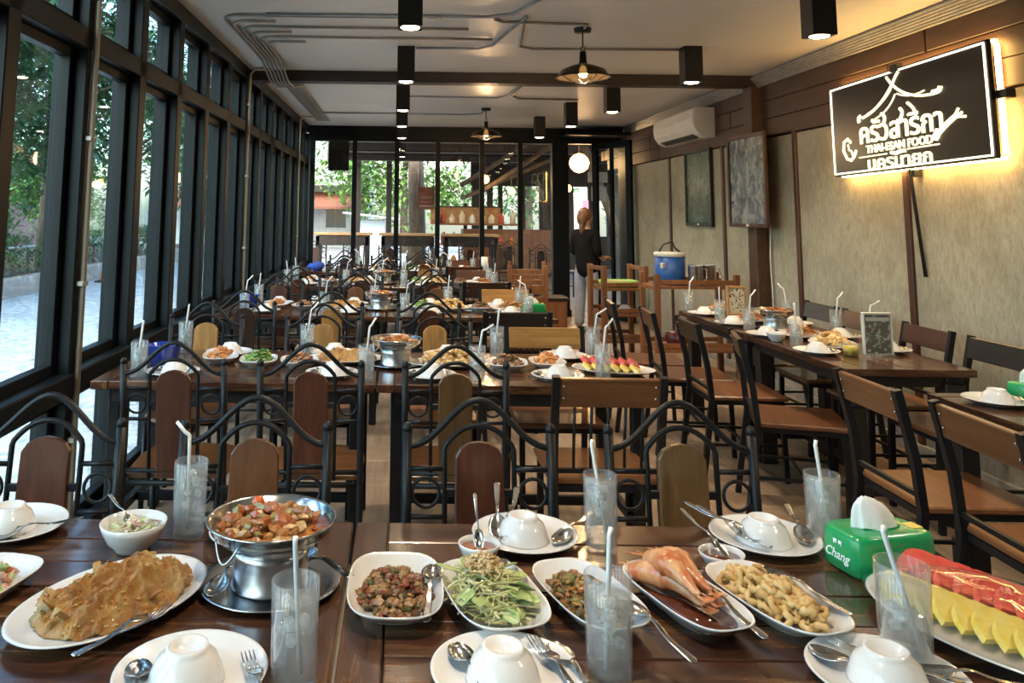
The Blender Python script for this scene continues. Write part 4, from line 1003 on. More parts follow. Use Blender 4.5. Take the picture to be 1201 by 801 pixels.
def farpot(label, x, y, rz, where, z=TZ):
    if pot_src[0] is None: o = pot(label, (x, y, z), rz); pot_src[0] = o
    else: o = dup(pot_src[0], (x, y, z), rz, label)
    put('soupfill', lambda: pile(MB(), 50, .095, .095, .022, .012, .022, 23, .104, .7), 'soup_filling', SOUPV, 'meat and vegetables heaped in the hot pot, %s' % where, 'food', (x, y, z), 0, None, 'stuff')
fruit_src = {}
def fruits(x, y, rz, where, z=TZ, grp=''):
    put('fplate', lambda: plate_mesh(.19, .125, .022, 2.0, 48), 'oval_plate', PORC, 'oval white platter of sliced fruit, %s' % where, 'plate', (x, y, z), rz)
    a = Vector((cos(rz), sin(rz))); p = Vector((-a.y, a.x))
    for k in range(6):
        c = Vector((x, y))+a*(.10-.042*k)-p*.035
        put('wm', lambda: wedge(.065, .018, .25, 2.5, 8), 'watermelon_slice', MELON, 'red watermelon slice on the platter %s, %s from the aisle' % (where, OR6[k]), 'fruit', (c.x, c.y, z+.012), (radians(40), 0, rz-pi/2), 'watermelon slices, %s' % where)
        c = Vector((x, y))+a*(.10-.042*k)+p*.045
        put('pn', lambda: wedge(.050, .014, -.2, 2.9, 8, .010), 'pineapple_slice', PINE, 'yellow pineapple slice on the platter %s, %s from the aisle' % (where, OR6[k]), 'fruit', (c.x, c.y, z+.012), (radians(34), 0, rz-pi/2), 'pineapple slices, %s' % where)
def setting(x, y, where, r, cut=True, side=0):
    plate('round white plate %s' % where, x, y); ubowl('upturned white rice bowl %s' % where, x+.005, y)
    if cut:
        spoon('steel spoon on the plate %s' % where, x-.083, y+(.08 if side == 0 else -.08), TZ+.013, radians(-86 if side == 0 else 84), .05)
        fork('steel fork on the plate %s' % where, x+.085, y+(.08 if side == 0 else -.08), TZ+.013, radians(-96 if side == 0 else 98), .05)
q = random.Random(21)
SX = [-.95, -.375, .20, .76]
G2 = {1: ([(-1.132, 3.585), (-.145, 3.56), (.335, 3.57), (.90, 3.66)], [(-1.10, 4.22), (-.47, 4.17), (.49, 4.17), (.985, 4.20)])}
for r in range(1, 5):
    y0 = ROWY[r]; rn = '%s row' % FAR[r]
    for c in range(4):
        w1 = '%s, near side of the %s' % (CW[c], rn); w2 = '%s, far side of the %s' % (CW[c], rn)
        if r == 4 and c == 0: continue
        xn = SX[c]+(.0 if r == 1 else q.uniform(-.04, .04)); jy = q.uniform(-.01, .01)
        setting(xn if r > 1 else [-1.0, -.30, .135, .70][c], y0-.245+jy, w1, r, r < 3, 0)
        setting(SX[c]+q.uniform(-.04, .06) if r > 1 else [-.86, -.335, .235, .83][c], y0+.265+jy, w2, r, False, 1)
        gs = G2.get(r); gx, gy = gs[0][c] if gs else (SX[c]+q.choice((-.17, .16)), y0-.30+q.uniform(-.02, .06))
        hx, hy = gs[1][c] if gs else (SX[c]+q.choice((-.16, .17)), y0+.26)
        gx = max(-1.2, min(1.05, gx)); hx = max(-1.2, min(1.05, hx))
        glass('tall water glass %s' % w1, gx, gy); straw('white straw in the water glass %s' % w1, gx, gy, q.choice((.1, .3, 3.0, .8, -.4)), TZ, q.choice((0, 0, 1, 2)))
        glass('tall water glass %s' % w2, hx, hy); straw('white straw in the water glass %s' % w2, hx, hy, q.choice((.1, .4, 2.9, .6)), TZ, q.choice((0, 1, 1, 2)))
    wh = 'on the %s' % rn
    lay = [('orange', -.86, .06), ('salad', -.665, -.01), ('brown', -.47, -.02), ('fish', -.27, .10), ('mixed', .235, .03), ('stir', .505, -.02), ('orange', .70, .02)]
    if r > 1: lay = [('orange', -.93, .02), ('brown', -.72, .0), ('fish', -.44, .03), ('salad', .16, .02), ('mixed', .36, .03), ('stir', .60, 0), ('noodle', .84, .02)]
    if r == 4: lay = lay[2:]
    seen = {}
    for key, x, dy in lay:
        seen[key] = seen.get(key, 0)+1
        w = wh + (' by the window' if key == 'orange' and x < 0 else ' towards the aisle' if key in ('orange', 'noodle') else '')
        rz = {'fish': .1, 'mixed': .15}.get(key, q.uniform(-.2, .2))
        dishset(r, key, x, y0+dy, w, TZ, rz)
    px = [-.02, -.15, -.17, -.2][r-1]
    farpot('steel hot pot on its tray %s' % wh, px, y0+.04, .7, wh)
    if r == 1: fruits(.985, y0-.09, -.25+pi, wh)
bl = thing('ice_bucket', 'translucent blue ice bucket on the second row beside the windows', 'bucket', (-1.085, 3.80, TZ))
BLUEG = NT('blue_clear_plastic').set(**{'Base Color': (.015, .05, .42), 'Roughness': .15, 'Transmission Weight': .3}).m
MB().lathe([(0, 0), (.055, 0), (.075, .105), (.078, .108), (.073, .106), (.052, .006), (0, .006)], 28).build('bucket', BLUEG, bl)
bl2 = dup(bl, (-1.12, ROWY[2]-.10, TZ), 1.0, 'translucent blue ice bucket on the third row beside the windows')
bg = MB().blob((0, 0, .05), (.09, .07, .06), 4, .45, None, 0, True, 2); bg = bg.build('folded_cloth', M('blue_cloth', (.02, .06, .32), .8, 0, (.03, .09, .42), 20, bump=.3)); bg.location = (-1.05, ROWY[4]-.12, TZ); tag(bg, 'crumpled blue cloth on the fifth row beside the windows', 'cloth')
tissue_box('green tissue box on the third row at the aisle end', (.985, 6.06, TZ), radians(8), False, .85)
WOODM = M('menu_wood', (.45, .27, .12), .5, 0, (.36, .20, .08), 9)
def menu_stand(label, loc, rz, wooden=False, s=1):
    o = thing('menu_stand', label, 'menu stand', loc, rz); h = .215*s; w = .135*s
    t = NT('menu_print'); v = t.coords((1, 1, 1)); vo = t.n('TexVoronoi'); vo.inputs['Scale'].default_value = 52; t.l(v, vo.inputs['Vector']); n1 = t.noise(v, 48, 4)
    if wooden: c = t.mix(t.ramp(vo.outputs['Distance'], [(0, 0, 0), (1, 1, 1)], [.30, .42]), (.06, .07, .05), (.62, .60, .52))
    else: c = t.mix(t.ramp(n1, [(0, 0, 0), (1, 1, 1)], [.46, .56]), (.10, .10, .075), t.ramp(vo.outputs['Color'], [(.36, .34, .30), (.20, .09, .05), (.60, .57, .52), (.12, .13, .10)], None, 'CONSTANT'))
    t.set(**{'Base Color': c, 'Roughness': .3})
    if wooden:
        b = MB()
        for q_ in (-1, 1): b.box((q_*w*.5, 0, h/2), (.012, .03, h), .001)
        b.box((0, 0, h-.006), (w, .03, .012), .001).box((0, 0, .012), (w, .06, .02), .002).build('frame', WOODM, o)
        MB().box((0, 0, h*.53), (w-.012, .006, h*.84)).build('menu_card', t.m, o)
    else:
        MB().box((0, 0, .006), (w+.02, .075, .012), .003).build('base', CLEAR, o)
        MB().box((0, -.009, h/2+.012), (w+.012, .003, h), 0).box((0, .009, h/2+.012), (w+.012, .003, h)).build('acrylic_sleeve', CLEAR, o)
        MB().box((0, 0, h/2+.013), (w, .010, h-.008)).build('menu_card', t.m, o)
        e = MB()
        for q_ in (-1, 1): e.box((q_*(w/2+.008), 0, h/2+.012), (.006, .022, h), .001)
        e.box((0, 0, h+.008), (w+.02, .022, .010), .001).box((0, -.006, h*.90), (w*.95, .003, .018)).build('white_edge', WHITEPL, o)
    return o
menu_stand('picture menu in a clear acrylic stand on the near end of the wall table', (2.52, 4.34, TZ), radians(4))
menu_stand('clear acrylic menu stand at the right edge of the nearest wall table', (2.69, 3.28, TZ), radians(-8))
menu_stand('wooden framed menu stand on the farthest wall table', (2.47, 6.02, TZ), radians(8), True)
# yellow condiment cup
yc = thing('condiment_cup', 'square clear cup of yellow sauce beside the acrylic picture menu', 'cup', (2.385, 4.36, TZ), .1)
MB().lathe([(0, 0), (.85, 0), (1, .07), (.95, .07), (.8, .004), (0, .004)], 24, ell=(.036, .036, 5)).build('cup', CLEAR, yc)
MB().lathe([(0, .005), (.78, .005), (.88, .05), (0, .05)], 24, ell=(.036, .036, 5)).build('sauce', M('yellow_sauce', (.80, .58, .06), .3, 0, (.85, .68, .15), 30), yc)
# wall tables: settings, glasses, dishes
W = 'wall table'
WT = [('aisle side, middle wall table, near seat', 2.235, 4.42), ('aisle side, middle wall table, far seat', 2.235, 5.02), ('aisle side, farthest wall table, near seat', 2.235, 5.52), ('aisle side, farthest wall table, far seat', 2.24, 6.05),
      ('wall side, middle wall table, near seat', 2.665, 4.50), ('wall side, middle wall table, far seat', 2.665, 4.98), ('wall side, farthest wall table, near seat', 2.665, 5.55), ('aisle side of the nearest wall table', 2.36, 3.28)]
for nm, x, y in WT:
    plate('round white plate, %s' % nm, x, y); ubowl('upturned white rice bowl, %s' % nm, x, y-.006)
    if y < 5.1: fork('steel fork on the plate, %s' % nm, x+.075, y-.075, TZ+.014, radians(80), .05)
for k, (nm, x, y, kd) in enumerate([('in front of the fried fish, middle wall table', 2.235, 4.64, 1), ('middle wall table, beside the hot pot', 2.21, 5.20, 0), ('aisle side, farthest wall table, behind the second bowl', 2.19, 5.62, 1), ('farthest wall table, at the far end', 2.19, 6.22, 0),
                                ('wall side, middle wall table, far end', 2.72, 5.12, 0), ('wall side, middle wall table, near end', 2.72, 4.78, 2), ('wall side, farthest wall table', 2.70, 5.72, 0), ('nearest wall table, in front of the menu', 2.435, 3.12, 1)]):
    glass('tall water glass %s' % nm, x, y); straw('white straw in the tall water glass %s' % nm, x, y, [1.4, .2, 1.2, .4, .1, -.2, 2.6, .1][k], TZ, kd)
dishset(9, 'mixed', 2.45, 4.66, 'middle wall table near the picture menu', TZ, 1.2)
dishset(9, 'noodle', 2.45, 5.02, 'middle wall table near the hot pot', TZ, 1.1)
dishset(9, 'noodle', 2.45, 5.72, 'farthest wall table by the wooden menu', TZ, .9)
dishset(9, 'orange', 2.42, 6.22, 'farthest wall table at its far end', TZ, .3)
farpot('steel hot pot on its stand on the wall tables', 2.45, 5.36, .9, 'wall tables')
one('small_bowl', bowl_mesh(.055, .05), PORC, 'pale blue-white bowl on the aisle edge of the middle wall table', 'bowl', (2.21, 4.83, TZ))
tissue_box('green tissue box on the nearest wall table beside the menu stand', (2.57, 3.36, TZ), radians(6), False, .85)
# ------------------------------------------------------------------ wall things
ac = thing('air_conditioner', 'white wall air conditioner above the green picture', 'air conditioner', (WR-.03, 9.02, 2.30))
pf = [(0, 0), (-.10, 0), (-.17, .035), (-.215, .10), (-.225, .20), (-.215, .29), (-.19, .315), (0, .315)]
MB().prism(pf, 1, -.67, .67).build('body', WHITEPL, ac)
MB().prism([(-.225, .12), (-.233, .20), (-.222, .285), (-.205, .285), (-.21, .12)], 1, -.655, .655).build('front_cover', WHITEPL, ac)
MB().box((-.155, 0, .022), (.075, 1.05, .012), .003, Matrix.Rotation(radians(28), 3, 'Y')).build('louvre', BLACKPL, ac)
MB().box((-.226, -.05, .17), (.004, .05, .012), .001).build('badge', M('grey_badge', (.35, .35, .35), .4), ac)
def picture(label, loc, w, h, cols, tilt, seed, frame, x_tilt=0):
    o = thing('framed_picture', label, 'picture', loc); o.rotation_euler = (0, tilt, 0)
    b = MB(); f = .035
    for s in (-1, 1): b.box((0, s*(w/2-f/2), 0), (.03, f, h), .004).box((0, 0, s*(h/2-f/2)), (.03, w-2*f, f), .004)
    b.build('frame', frame, o)
    t = NT('picture_print'); tc = t.n('TexCoord'); mp = t.n('Mapping'); mp.inputs['Scale'].default_value = (1, 4, 3.4); mp.inputs['Location'].default_value = (seed, 0, 0); t.l(tc.outputs['Object'], mp.inputs[0])
    a = t.noise(mp.outputs[0], 2.4, 7, .66, .8); c = t.ramp(a, cols, [.30, .42, .52, .62, .74][:len(cols)])
    for (py, pz, ry, rz_, amt) in ((-.02, .06, .07, .24, .8), (-.02, .27, .045, .05, .9), (.17, .0, .06, .20, .5), (-.2, -.05, .05, .22, .5), (0, -.32, .3, .05, .55)):
        m2 = t.n('Mapping'); m2.inputs['Location'].default_value = (0, -py/ry, -pz/rz_); m2.inputs['Scale'].default_value = (0, 1/ry, 1/rz_); t.l(tc.outputs['Object'], m2.inputs[0])
        ln = t.n('VectorMath', operation='LENGTH'); t.l(m2.outputs[0], ln.inputs[0]); ad = t.n('Math', operation='ADD'); t.l(ln.outputs['Value'], ad.inputs[0]); t.l(a, ad.inputs[1])
        c = t.mix(t.ramp(ad.outputs[0], [(amt,)*3, (0, 0, 0)], [.95/2, 1.0]) if False else t.ramp(ad.outputs[0], [(amt,)*3, (0, 0, 0)], [.95, 1.25]), c, cols[3])
    t.set(**{'Base Color': c, 'Roughness': .25, 'Coat Weight': .1}); MB().box((.004, 0, 0), (.008, w-2*f+.01, h-2*f+.01)).build('print', t.m, o)
    MB().box((-.016, -.02, -h/2+.02), (.004, .05, .022)).build('label', WHITEPL, o)
    return o
picture('green picture in a thin dark frame below the air conditioner', (WR-.035, 8.88, 1.79), .78, .84, [(.005, .014, .010), (.014, .04, .024), (.03, .075, .04), (.10, .14, .11), (.006, .014, .014)], 0, 1, BLACKPL)
picture('grey figure picture in a brown frame hung on the brown pillar', (WR-.17, 7.30, 1.80), .80, .84, [(.012, .014, .018), (.045, .05, .06), (.15, .16, .18), (.32, .29, .27), (.03, .028, .03)], 0, 4, TRIMW)
MB().tube([(0, 0, 0), (.0, .03, -.3), (.0, .01, -.6), (.01, .02, -1.2)], .006, 6).build('cable', WHITEPL)
bpy.data.objects['cable.001' if 'cable.001' in bpy.data.objects else 'cable'].location = (WR-.03, 7.17, 1.40)
tag(bpy.data.objects['cable.001' if 'cable.001' in bpy.data.objects else 'cable'], 'thin pale cable hanging down beside the brown pillar', 'cable')
# ------------------------------------------------------------------ serving racks at the back right
def rack(label, x, y, w, d, h, shelves, rz=0, extra=0.0):
    o = thing('wooden_rack', label, 'rack', (x, y, 0), rz)
    p0 = None
    for sx in (-1, 1):
        for sy in (-1, 1):
            p = (sx*(w/2-.025), sy*(d/2-.025), (h+extra)/2)
            if p0 is None: p0 = MB().box((0, 0, 0), (.05, .05, h+extra), .004).build('post', RACKW, o, p)
            else: share(p0, 'post', o, p)
    for z in shelves:
        s = MB().box((0, 0, 0), (w-.05, d-.02, .025), .003); s.box((0, -d/2+.02, .05), (w-.08, .018, .04), .002).box((0, d/2-.02, .05), (w-.08, .018, .04), .002); s.build('shelf', RACKW, o, (0, 0, z))
    r = MB()
    for sx in (-1, 1): r.box((sx*(w/2-.025), 0, h-.03), (.03, d-.06, .04), .002)
    r.build('side_rail', RACKW, o); return o
rack('tall orange-brown wooden rack with a green tray beside the standing person', 2.27, 8.55, .50, .42, .96, (.20, .46, .72), .15)
tr = put('gtray', lambda: MB().lathe([(0, 0), (.9, 0), (1, .07), (.97, .07), (.87, .006), (0, .006)], 32, ell=(.19, .14, 5)), 'tray', M('lime_plastic', (.30, .55, .10), .4), 'lime green plastic tray on the upper shelf of the tall rack', 'tray', (2.27, 8.52, .734), .15)
q = random.Random(4)
for k in range(7):
    a = k*2.4; rr = .10*sqrt(k/7)
    put('pinkcup', lambda: MB().lathe([(0, 0), (.03, 0), (.042, .05), (.045, .055), (.040, .05), (.028, .004), (0, .004)], 20), 'sauce_cup', M('pink_cup', (.75, .42, .40), .4), 'pink-white cup standing in the lime green tray on the rack', 'cup', (2.27+rr*cos(a)*1.2, 8.52+rr*sin(a)*.8, .741), 0, 'pink cups in the green tray on the rack')
put('capw', lambda: MB().lathe([(0, 0), (.08, 0), (.075, .03), (.04, .075), (0, .085)], 24), 'rice_bowl_cover', PORC, 'white domed cover on the middle shelf of the tall rack', 'cover', (2.33, 8.50, .474))
rack('low dark wooden rack against the right wall under the blue cooler', 2.72, 7.72, .80, .44, .84, (.25, .82), .05, .10)
ck = thing('water_cooler', 'blue insulated water cooler with white lid on the low rack', 'cooler', (2.56, 7.75, .833))
CB = M('cooler_blue', (.02, .10, .36), .4)
MB().lathe([(0, 0), (.125, 0), (.135, .01), (.140, .26), (0, .26)], 32).build('body', CB, ck)
MB().lathe([(.142, .26), (.147, .265), (.147, .292), (.135, .30), (0, .302)], 32).build('lid', WHITEPL, ck)
MB().tube([(-.10, 0, .30), (-.06, 0, .37), (.03, 0, .40), (.05, 0, .34), (.10, 0, .30)], .009, 8).build('handle', BLACKPL, ck)
MB().box((-.10, -.115, .18), (.06, .03, .05), .004, Matrix.Rotation(radians(40), 3, 'Z')).build('badge', WHITEPL, ck)
for k, (x, y) in enumerate([(2.74, 7.58), (2.90, 7.68)]):
    pt_ = thing('steel_pitcher', 'brushed steel pitcher on the low rack, %s the blue cooler' % ('right beside' if k == 0 else 'second right of'), 'pitcher', (x, y, .833))
    MB().lathe([(0, 0), (.062, 0), (.066, .01), (.066, .18), (.070, .19), (.066, .19), (.060, .015), (0, .012)], 28).build('body', BRUSHED, pt_)
    MB().tube([(.062, 0, .16), (.105, 0, .15), (.105, 0, .06), (.062, 0, .05)], .006, 6).build('handle', STEEL, pt_)
one('rack_pot', MB().lathe([(0, 0), (.10, 0), (.14, .06), (.13, .13), (.05, .15), (0, .17)], 28), M('dark_red_lacquer', (.10, .02, .02), .3), 'dark red lidded pot on the lower shelf of the low rack', 'pot', (2.62, 7.70, .263))
hb_g = thing('hanging_bag', 'pale green plastic bag hanging from the tall rack', 'bag', (2.50, 8.36, 0), .2)
MB().blob((0, 0, .64), (.055, .035, .15), 5, .3, None, 0, True, 2).build('bag', NT('pale_green_film').set(**{'Base Color': (.55, .66, .52), 'Roughness': .3, 'Transmission Weight': .3}).m, hb_g)
MB().tube([(-.02, 0, .77), (-.01, .03, .90), (.02, 0, .77)], .004, 5).build('handles', M('green_handle', (.45, .58, .42), .4), hb_g)
# ladder-backed wooden chairs by the aisle and a low wooden cupboard behind them
lc = thing('ladder_back_chair', 'brown wooden ladder-back chair beside the person, nearer of two', 'chair', (1.36, 9.05, 0), .1)
MB().box((0, 0, .44), (.44, .42, .03), .005).build('seat', RACKW, lc)
for i, (sx, sy, h) in enumerate([(-1, -1, .92), (1, -1, .92), (-1, 1, .44), (1, 1, .44)]): MB().box((sx*.20, sy*.19, h/2), (.042, .042, h), .004).build('leg' if sy > 0 else 'back_post', RACKW, lc)
for z in (.56, .68, .80): MB().box((0, -.19, z), (.36, .022, .055), .003).build('ladder_slat', RACKW, lc)
MB().box((-.2, 0, .2), (.025, .36, .03)).box((.2, 0, .2), (.025, .36, .03)).build('stretcher', RACKW, lc)
dup(lc, (1.50, 9.85, 0), -.05, 'brown wooden ladder-back chair beside the person, farther of two')
cb = thing('low_cupboard', 'low brown wooden cupboard in front of the glass wall left of the person', 'cupboard', (1.66, 9.75, 0))
MB().box((0, 0, .25), (.58, .36, .46), .006).build('body', BOARDW, cb).color = (.30, .14, .05, 1)
MB().box((0, 0, .495), (.62, .40, .03), .004).build('top', DARKBEAM, cb)
for s in (-1, 1): MB().box((s*.145, -.186, .25), (.27, .014, .42), .004).build('door', RACKW, cb)
put('wcup', lambda: MB().lathe([(0, 0), (.035, 0), (.042, .20), (.039, .20), (.032, .004), (0, .004)], 24), 'paper_cup_stack', PORC, 'tall white stack of cups on the fifth table row, nearer', 'cup stack', (1.02, ROWY[4]-.30, TZ))
put('wcup', None, 'paper_cup_stack', PORC, 'tall white stack of cups on the low cupboard', 'cup stack', (1.62, 9.75, .51))
# ------------------------------------------------------------------ the standing person (back to the camera)
def skin_mesh(name, verts, edges, radii, mat, parent, sub=2, root=0):
    me = bpy.data.meshes.new(name); me.from_pydata(verts, edges, []); o = bpy.data.objects.new(name, me); COL.objects.link(o)
    m = o.modifiers.new('s', 'SKIN'); m.use_smooth_shade = True
    for i, d in enumerate(me.skin_vertices[0].data):
        r = radii[i]; d.radius = r if isinstance(r, tuple) else (r, r); d.use_root = (i == root)
    s = o.modifiers.new('u', 'SUBSURF'); s.levels = sub; s.render_levels = sub
    dg = bpy.context.evaluated_depsgraph_get(); dg.update(); nm = bpy.data.meshes.new_from_object(o.evaluated_get(dg)); nm.name = name
    bpy.data.objects.remove(o); bpy.data.meshes.remove(me); nm.materials.clear(); nm.materials.append(mat)
    for p in nm.polygons: p.use_smooth = True
    q = bpy.data.objects.new(name, nm); COL.objects.link(q)
    if parent: adopt(q, parent)
    return q
SKIN = M('skin', (.42, .24, .16), .5, 0, (.46, .27, .19), 8)
pe = thing('person', 'person seen from behind in black top and pale jeans beside the glass door', 'person', (2.33, 10.25, 0), radians(-52))
# local: faces +y, x to the person's right is +x
V = [(0, 0, .84), (0, .0, .98), (0, -.005, 1.12), (0, 0, 1.24), (0, .0, 1.30), (0, .015, 1.36), (0, .02, 1.43), (0, .02, 1.50),
     (.095, 0, .80), (.10, .01, .45), (.10, -.02, .09), (.105, .05, .035), (.11, .13, .03), (-.095, 0, .80), (-.10, .0, .45), (-.10, -.03, .09), (-.105, .04, .035), (-.11, .12, .03),
     (.155, 0, 1.24), (.19, -.02, 1.02), (.17, .13, .92), (.155, .20, .95), (-.155, 0, 1.24), (-.19, -.03, 1.01), (-.15, .14, .96), (-.10, .23, 1.0)]
E_ = [(0, 1), (1, 2), (2, 3), (3, 4), (4, 5), (5, 6), (6, 7), (0, 8), (8, 9), (9, 10), (10, 11), (11, 12), (0, 13), (13, 14), (14, 15), (15, 16), (16, 17), (3, 18), (18, 19), (19, 20), (20, 21), (3, 22), (22, 23), (23, 24), (24, 25)]
Rr = [(.125, .095), (.115, .085), (.125, .09), (.10, .075), (.05, .05), (.048, .05), (.082, .09), (.065, .07), .075, .052, .035, .035, .025, .075, .052, .035, .035, .025, .05, .038, .028, .026, .05, .038, .028, .026]
# fingers: five short chains per hand, rooted in the palm
for hi, sx in ((21, 1), (25, -1)):
    bx, by_, bz = V[hi]
    for k in range(5):
        off = (k-2)*.016; ln = (.05, .062, .068, .062, .046)[k] if k else .05
        d = (-.4*sx, .6, .1) if k == 0 else (off*1.0, 1, -.25)
        nrm = sqrt(sum(c*c for c in d)); d = [c/nrm for c in d]; i0 = len(V)
        V.append((bx+off*sx*.8, by_+.03, bz+.006)); V.append((bx+off*sx*.9+d[0]*ln*.5, by_+.03+d[1]*ln*.5, bz+.004+d[2]*ln*.5)); V.append((bx+off*sx*.9+d[0]*ln*.8, by_+.03+d[1]*ln*.8, bz-.012+d[2]*ln))
        E_ += [(hi, i0), (i0, i0+1), (i0+1, i0+2)]; Rr += [.009, .008, .007]
# nose, ears, chin
for p, r in (((0, .115, 1.445), .014), ((.085, .015, 1.44), .016), ((-.085, .015, 1.44), .016), ((0, .09, 1.39), .03)):
    i0 = len(V); V.append(p); E_.append((6, i0)); Rr.append(r)
body = skin_mesh('body', V, E_, Rr, SKIN, pe)
fc = MB()
for s in (-1, 1): fc.blob((s*.032, .100, 1.455), (.013, .008, .007), 1, 0, None, 0, True)
fc.build('eyes', M('eye_dark', (.03, .02, .015), .2), pe); MB().tube([(-.025, .103, 1.405), (0, .108, 1.403), (.025, .103, 1.405)], .005, 6).build('mouth', M('lips', (.40, .14, .12), .4), pe)
Vt = V[:26]
jeans = skin_mesh('jeans', [Vt[0], (0, 0, .93), Vt[8], Vt[9], (.10, -.02, .08), Vt[13], Vt[14], (-.10, -.03, .08)], [(0, 1), (0, 2), (2, 3), (3, 4), (0, 5), (5, 6), (6, 7)], [(.145, .115), (.13, .10), .092, .070, .066, .092, .070, .066], M('pale_jeans', (.30, .32, .38), .8, 0, (.36, .38, .44), 14, bump=.2), pe)
top = skin_mesh('black_top', [(0, 0, 1.22), (0, -.005, 1.10), (0, 0, .96), (.05, -.02, .67), (0, 0, 1.30), Vt[18], Vt[19], (.185, .06, .965), Vt[22], Vt[23], (-.175, .05, .985)], [(0, 1), (1, 2), (2, 3), (0, 4), (0, 5), (5, 6), (6, 7), (0, 8), (8, 9), (9, 10)], [(.13, .10), (.155, .115), (.155, .125), (.17, .145), .06, .068, .055, .048, .068, .055, .048], M('black_cloth', (.008, .007, .007), .85, 0, (.012, .010, .010), 12, bump=.2, **{'Specular IOR Level': .1}), pe)
hr = MB().blob((0, -.005, 1.475), (.092, .100, .095), 2, .08, None, 0, True, 2).blob((0, -.07, 1.43), (.07, .045, .09), 3, .1, None, 0, True, 2).blob((0, -.075, 1.33), (.035, .03, .10), 3, .12, None, 0, True, 2)
hr.build('hair', M('brown_hair', (.20, .085, .035), .55, 0, (.12, .05, .025), 30, bump=.4, stretch=(1, 1, .2)), pe)
sh = MB()
for s in (-1, 1): sh.blob((s*.107, .045, .042), (.048, .125, .045), 1, .05, None, 0, True, 2)
sh.build('shoes', M('grey_shoes', (.40, .38, .35), .7), pe)
# ------------------------------------------------------------------ outside: yard on the left
GZ = -.14
t = NT('pale_gravel'); v = t.coords((1, 1, 1), False); n1 = t.noise(v, 9, 8, .8); n2 = t.noise(v, .5, 4)
c = t.ramp(n1, [(.12, .13, .14), (.42, .43, .44), (.66, .66, .66)], [.34, .5, .64]); c = t.mix(t.ramp(n2, [(0, 0, 0), (.5, .5, .5)], [.45, .7]), c, (.34, .34, .33))
t.set(**{'Base Color': c, 'Roughness': .85}); t.bump(n1, .6, .03); GRAV = t.m
gr = struct(MB().box((-8, 14, GZ-.1), (70, 70, .2)).build('ground', GRAV))
fl2 = struct(MB().box((2.8, 17.4, -.07), (8.6, 10.4, .12)).build('terrace_floor', M('terrace_concrete', (.20, .17, .14), .5, 0, (.28, .25, .21), 3)))
kb = struct(MB().box((-7.15, 15.0, GZ+.16), (.25, 36, .36), .02).build('kerb', M('kerb_concrete', (.42, .34, .28), .8, 0, (.34, .28, .24), 4)))
be = struct(MB().box((-10.2, 15.0, GZ+.12), (6.0, 36, .28), .01).build('planting_bed', M('soil', (.09, .065, .045), .9, 0, (.05, .04, .03), 8)))
BARK = M('bark', (.16, .12, .085), .9, 0, (.09, .065, .045), 10, bump=.6, stretch=(1, 1, .3))
def leafmat(name, cols): return island(name, cols, .42, .1, 40)
LD = leafmat('dark_leaf', [(.030, .085, .030), (.045, .12, .045), (.07, .16, .06), (.02, .06, .025)])
LL = leafmat('light_leaf', [(.14, .30, .05), (.20, .38, .08), (.10, .23, .05), (.27, .44, .12)])
LM = leafmat('mid_leaf', [(.06, .16, .045), (.09, .22, .06), (.045, .12, .04), (.13, .26, .08)])
def leaf_cloud(n, c, rad, size, seed):
    """real little leaves, each a folded diamond of four points"""
    q = random.Random(seed); vs = []; fs = []
    cl = [(Vector((q.uniform(-1, 1)*rad[0]*.75, q.uniform(-1, 1)*rad[1]*.75, q.uniform(-.8, .8)*rad[2])), q.uniform(.28, .5)) for _ in range(22)]
    for i in range(n):
        b, k = cl[q.randrange(len(cl))]
        d = Vector((q.gauss(0, 1), q.gauss(0, 1), q.gauss(0, 1))).normalized()*(q.random()**.4)
        p = b+Vector((d.x*rad[0]*k, d.y*rad[1]*k, d.z*rad[2]*k))
        a = q.random()*6.28; e = Vector((cos(a), sin(a), q.uniform(-1.1, .3))).normalized(); w = e.cross(Vector((0, 0, 1))).normalized()
        s = size*q.uniform(.7, 1.3); m = len(vs); up = Vector((0, 0, .06*s))
        for pt in (p, p+e*s*.5+w*s*.17+up, p+e*s, p+e*s*.5-w*s*.17+up): vs.append((c[0]+pt.x, c[1]+pt.y, c[2]+pt.z))
        fs += [(m, m+1, m+2), (m, m+2, m+3)]
    return MB().add(vs, fs)
def tree(name, label, x, y, h, rad, n, size, mat, seed, trunk=.10, lean=0, z0=GZ, group=None):
    o = thing(name, label, 'tree', (x, y, z0), 0, group); q = random.Random(seed)
    b = MB().tube([(0, 0, -.1), (lean*.3, .03, h*.3), (lean*.7, 0, h*.6), (lean, .05, h)], [trunk*1.2, trunk, trunk*.8, trunk*.4], 10)
    for k in range(6):
        a = k*1.05+seed; zz = h*(.5+.08*k); b.tube([(lean*zz/h, 0, zz), (lean*zz/h+cos(a)*rad[0]*.35, sin(a)*rad[1]*.35, zz+rad[2]*.25), (lean*zz/h+cos(a)*rad[0]*.7, sin(a)*rad[1]*.7, zz+rad[2]*.35)], [trunk*.45, trunk*.3, trunk*.12], 6)
    b.build('trunk', BARK, o)
    f = leaf_cloud(n, (lean, 0, h), rad, size, seed).build('foliage', mat, o, None, None, False); f['kind'] = 'stuff'; return o
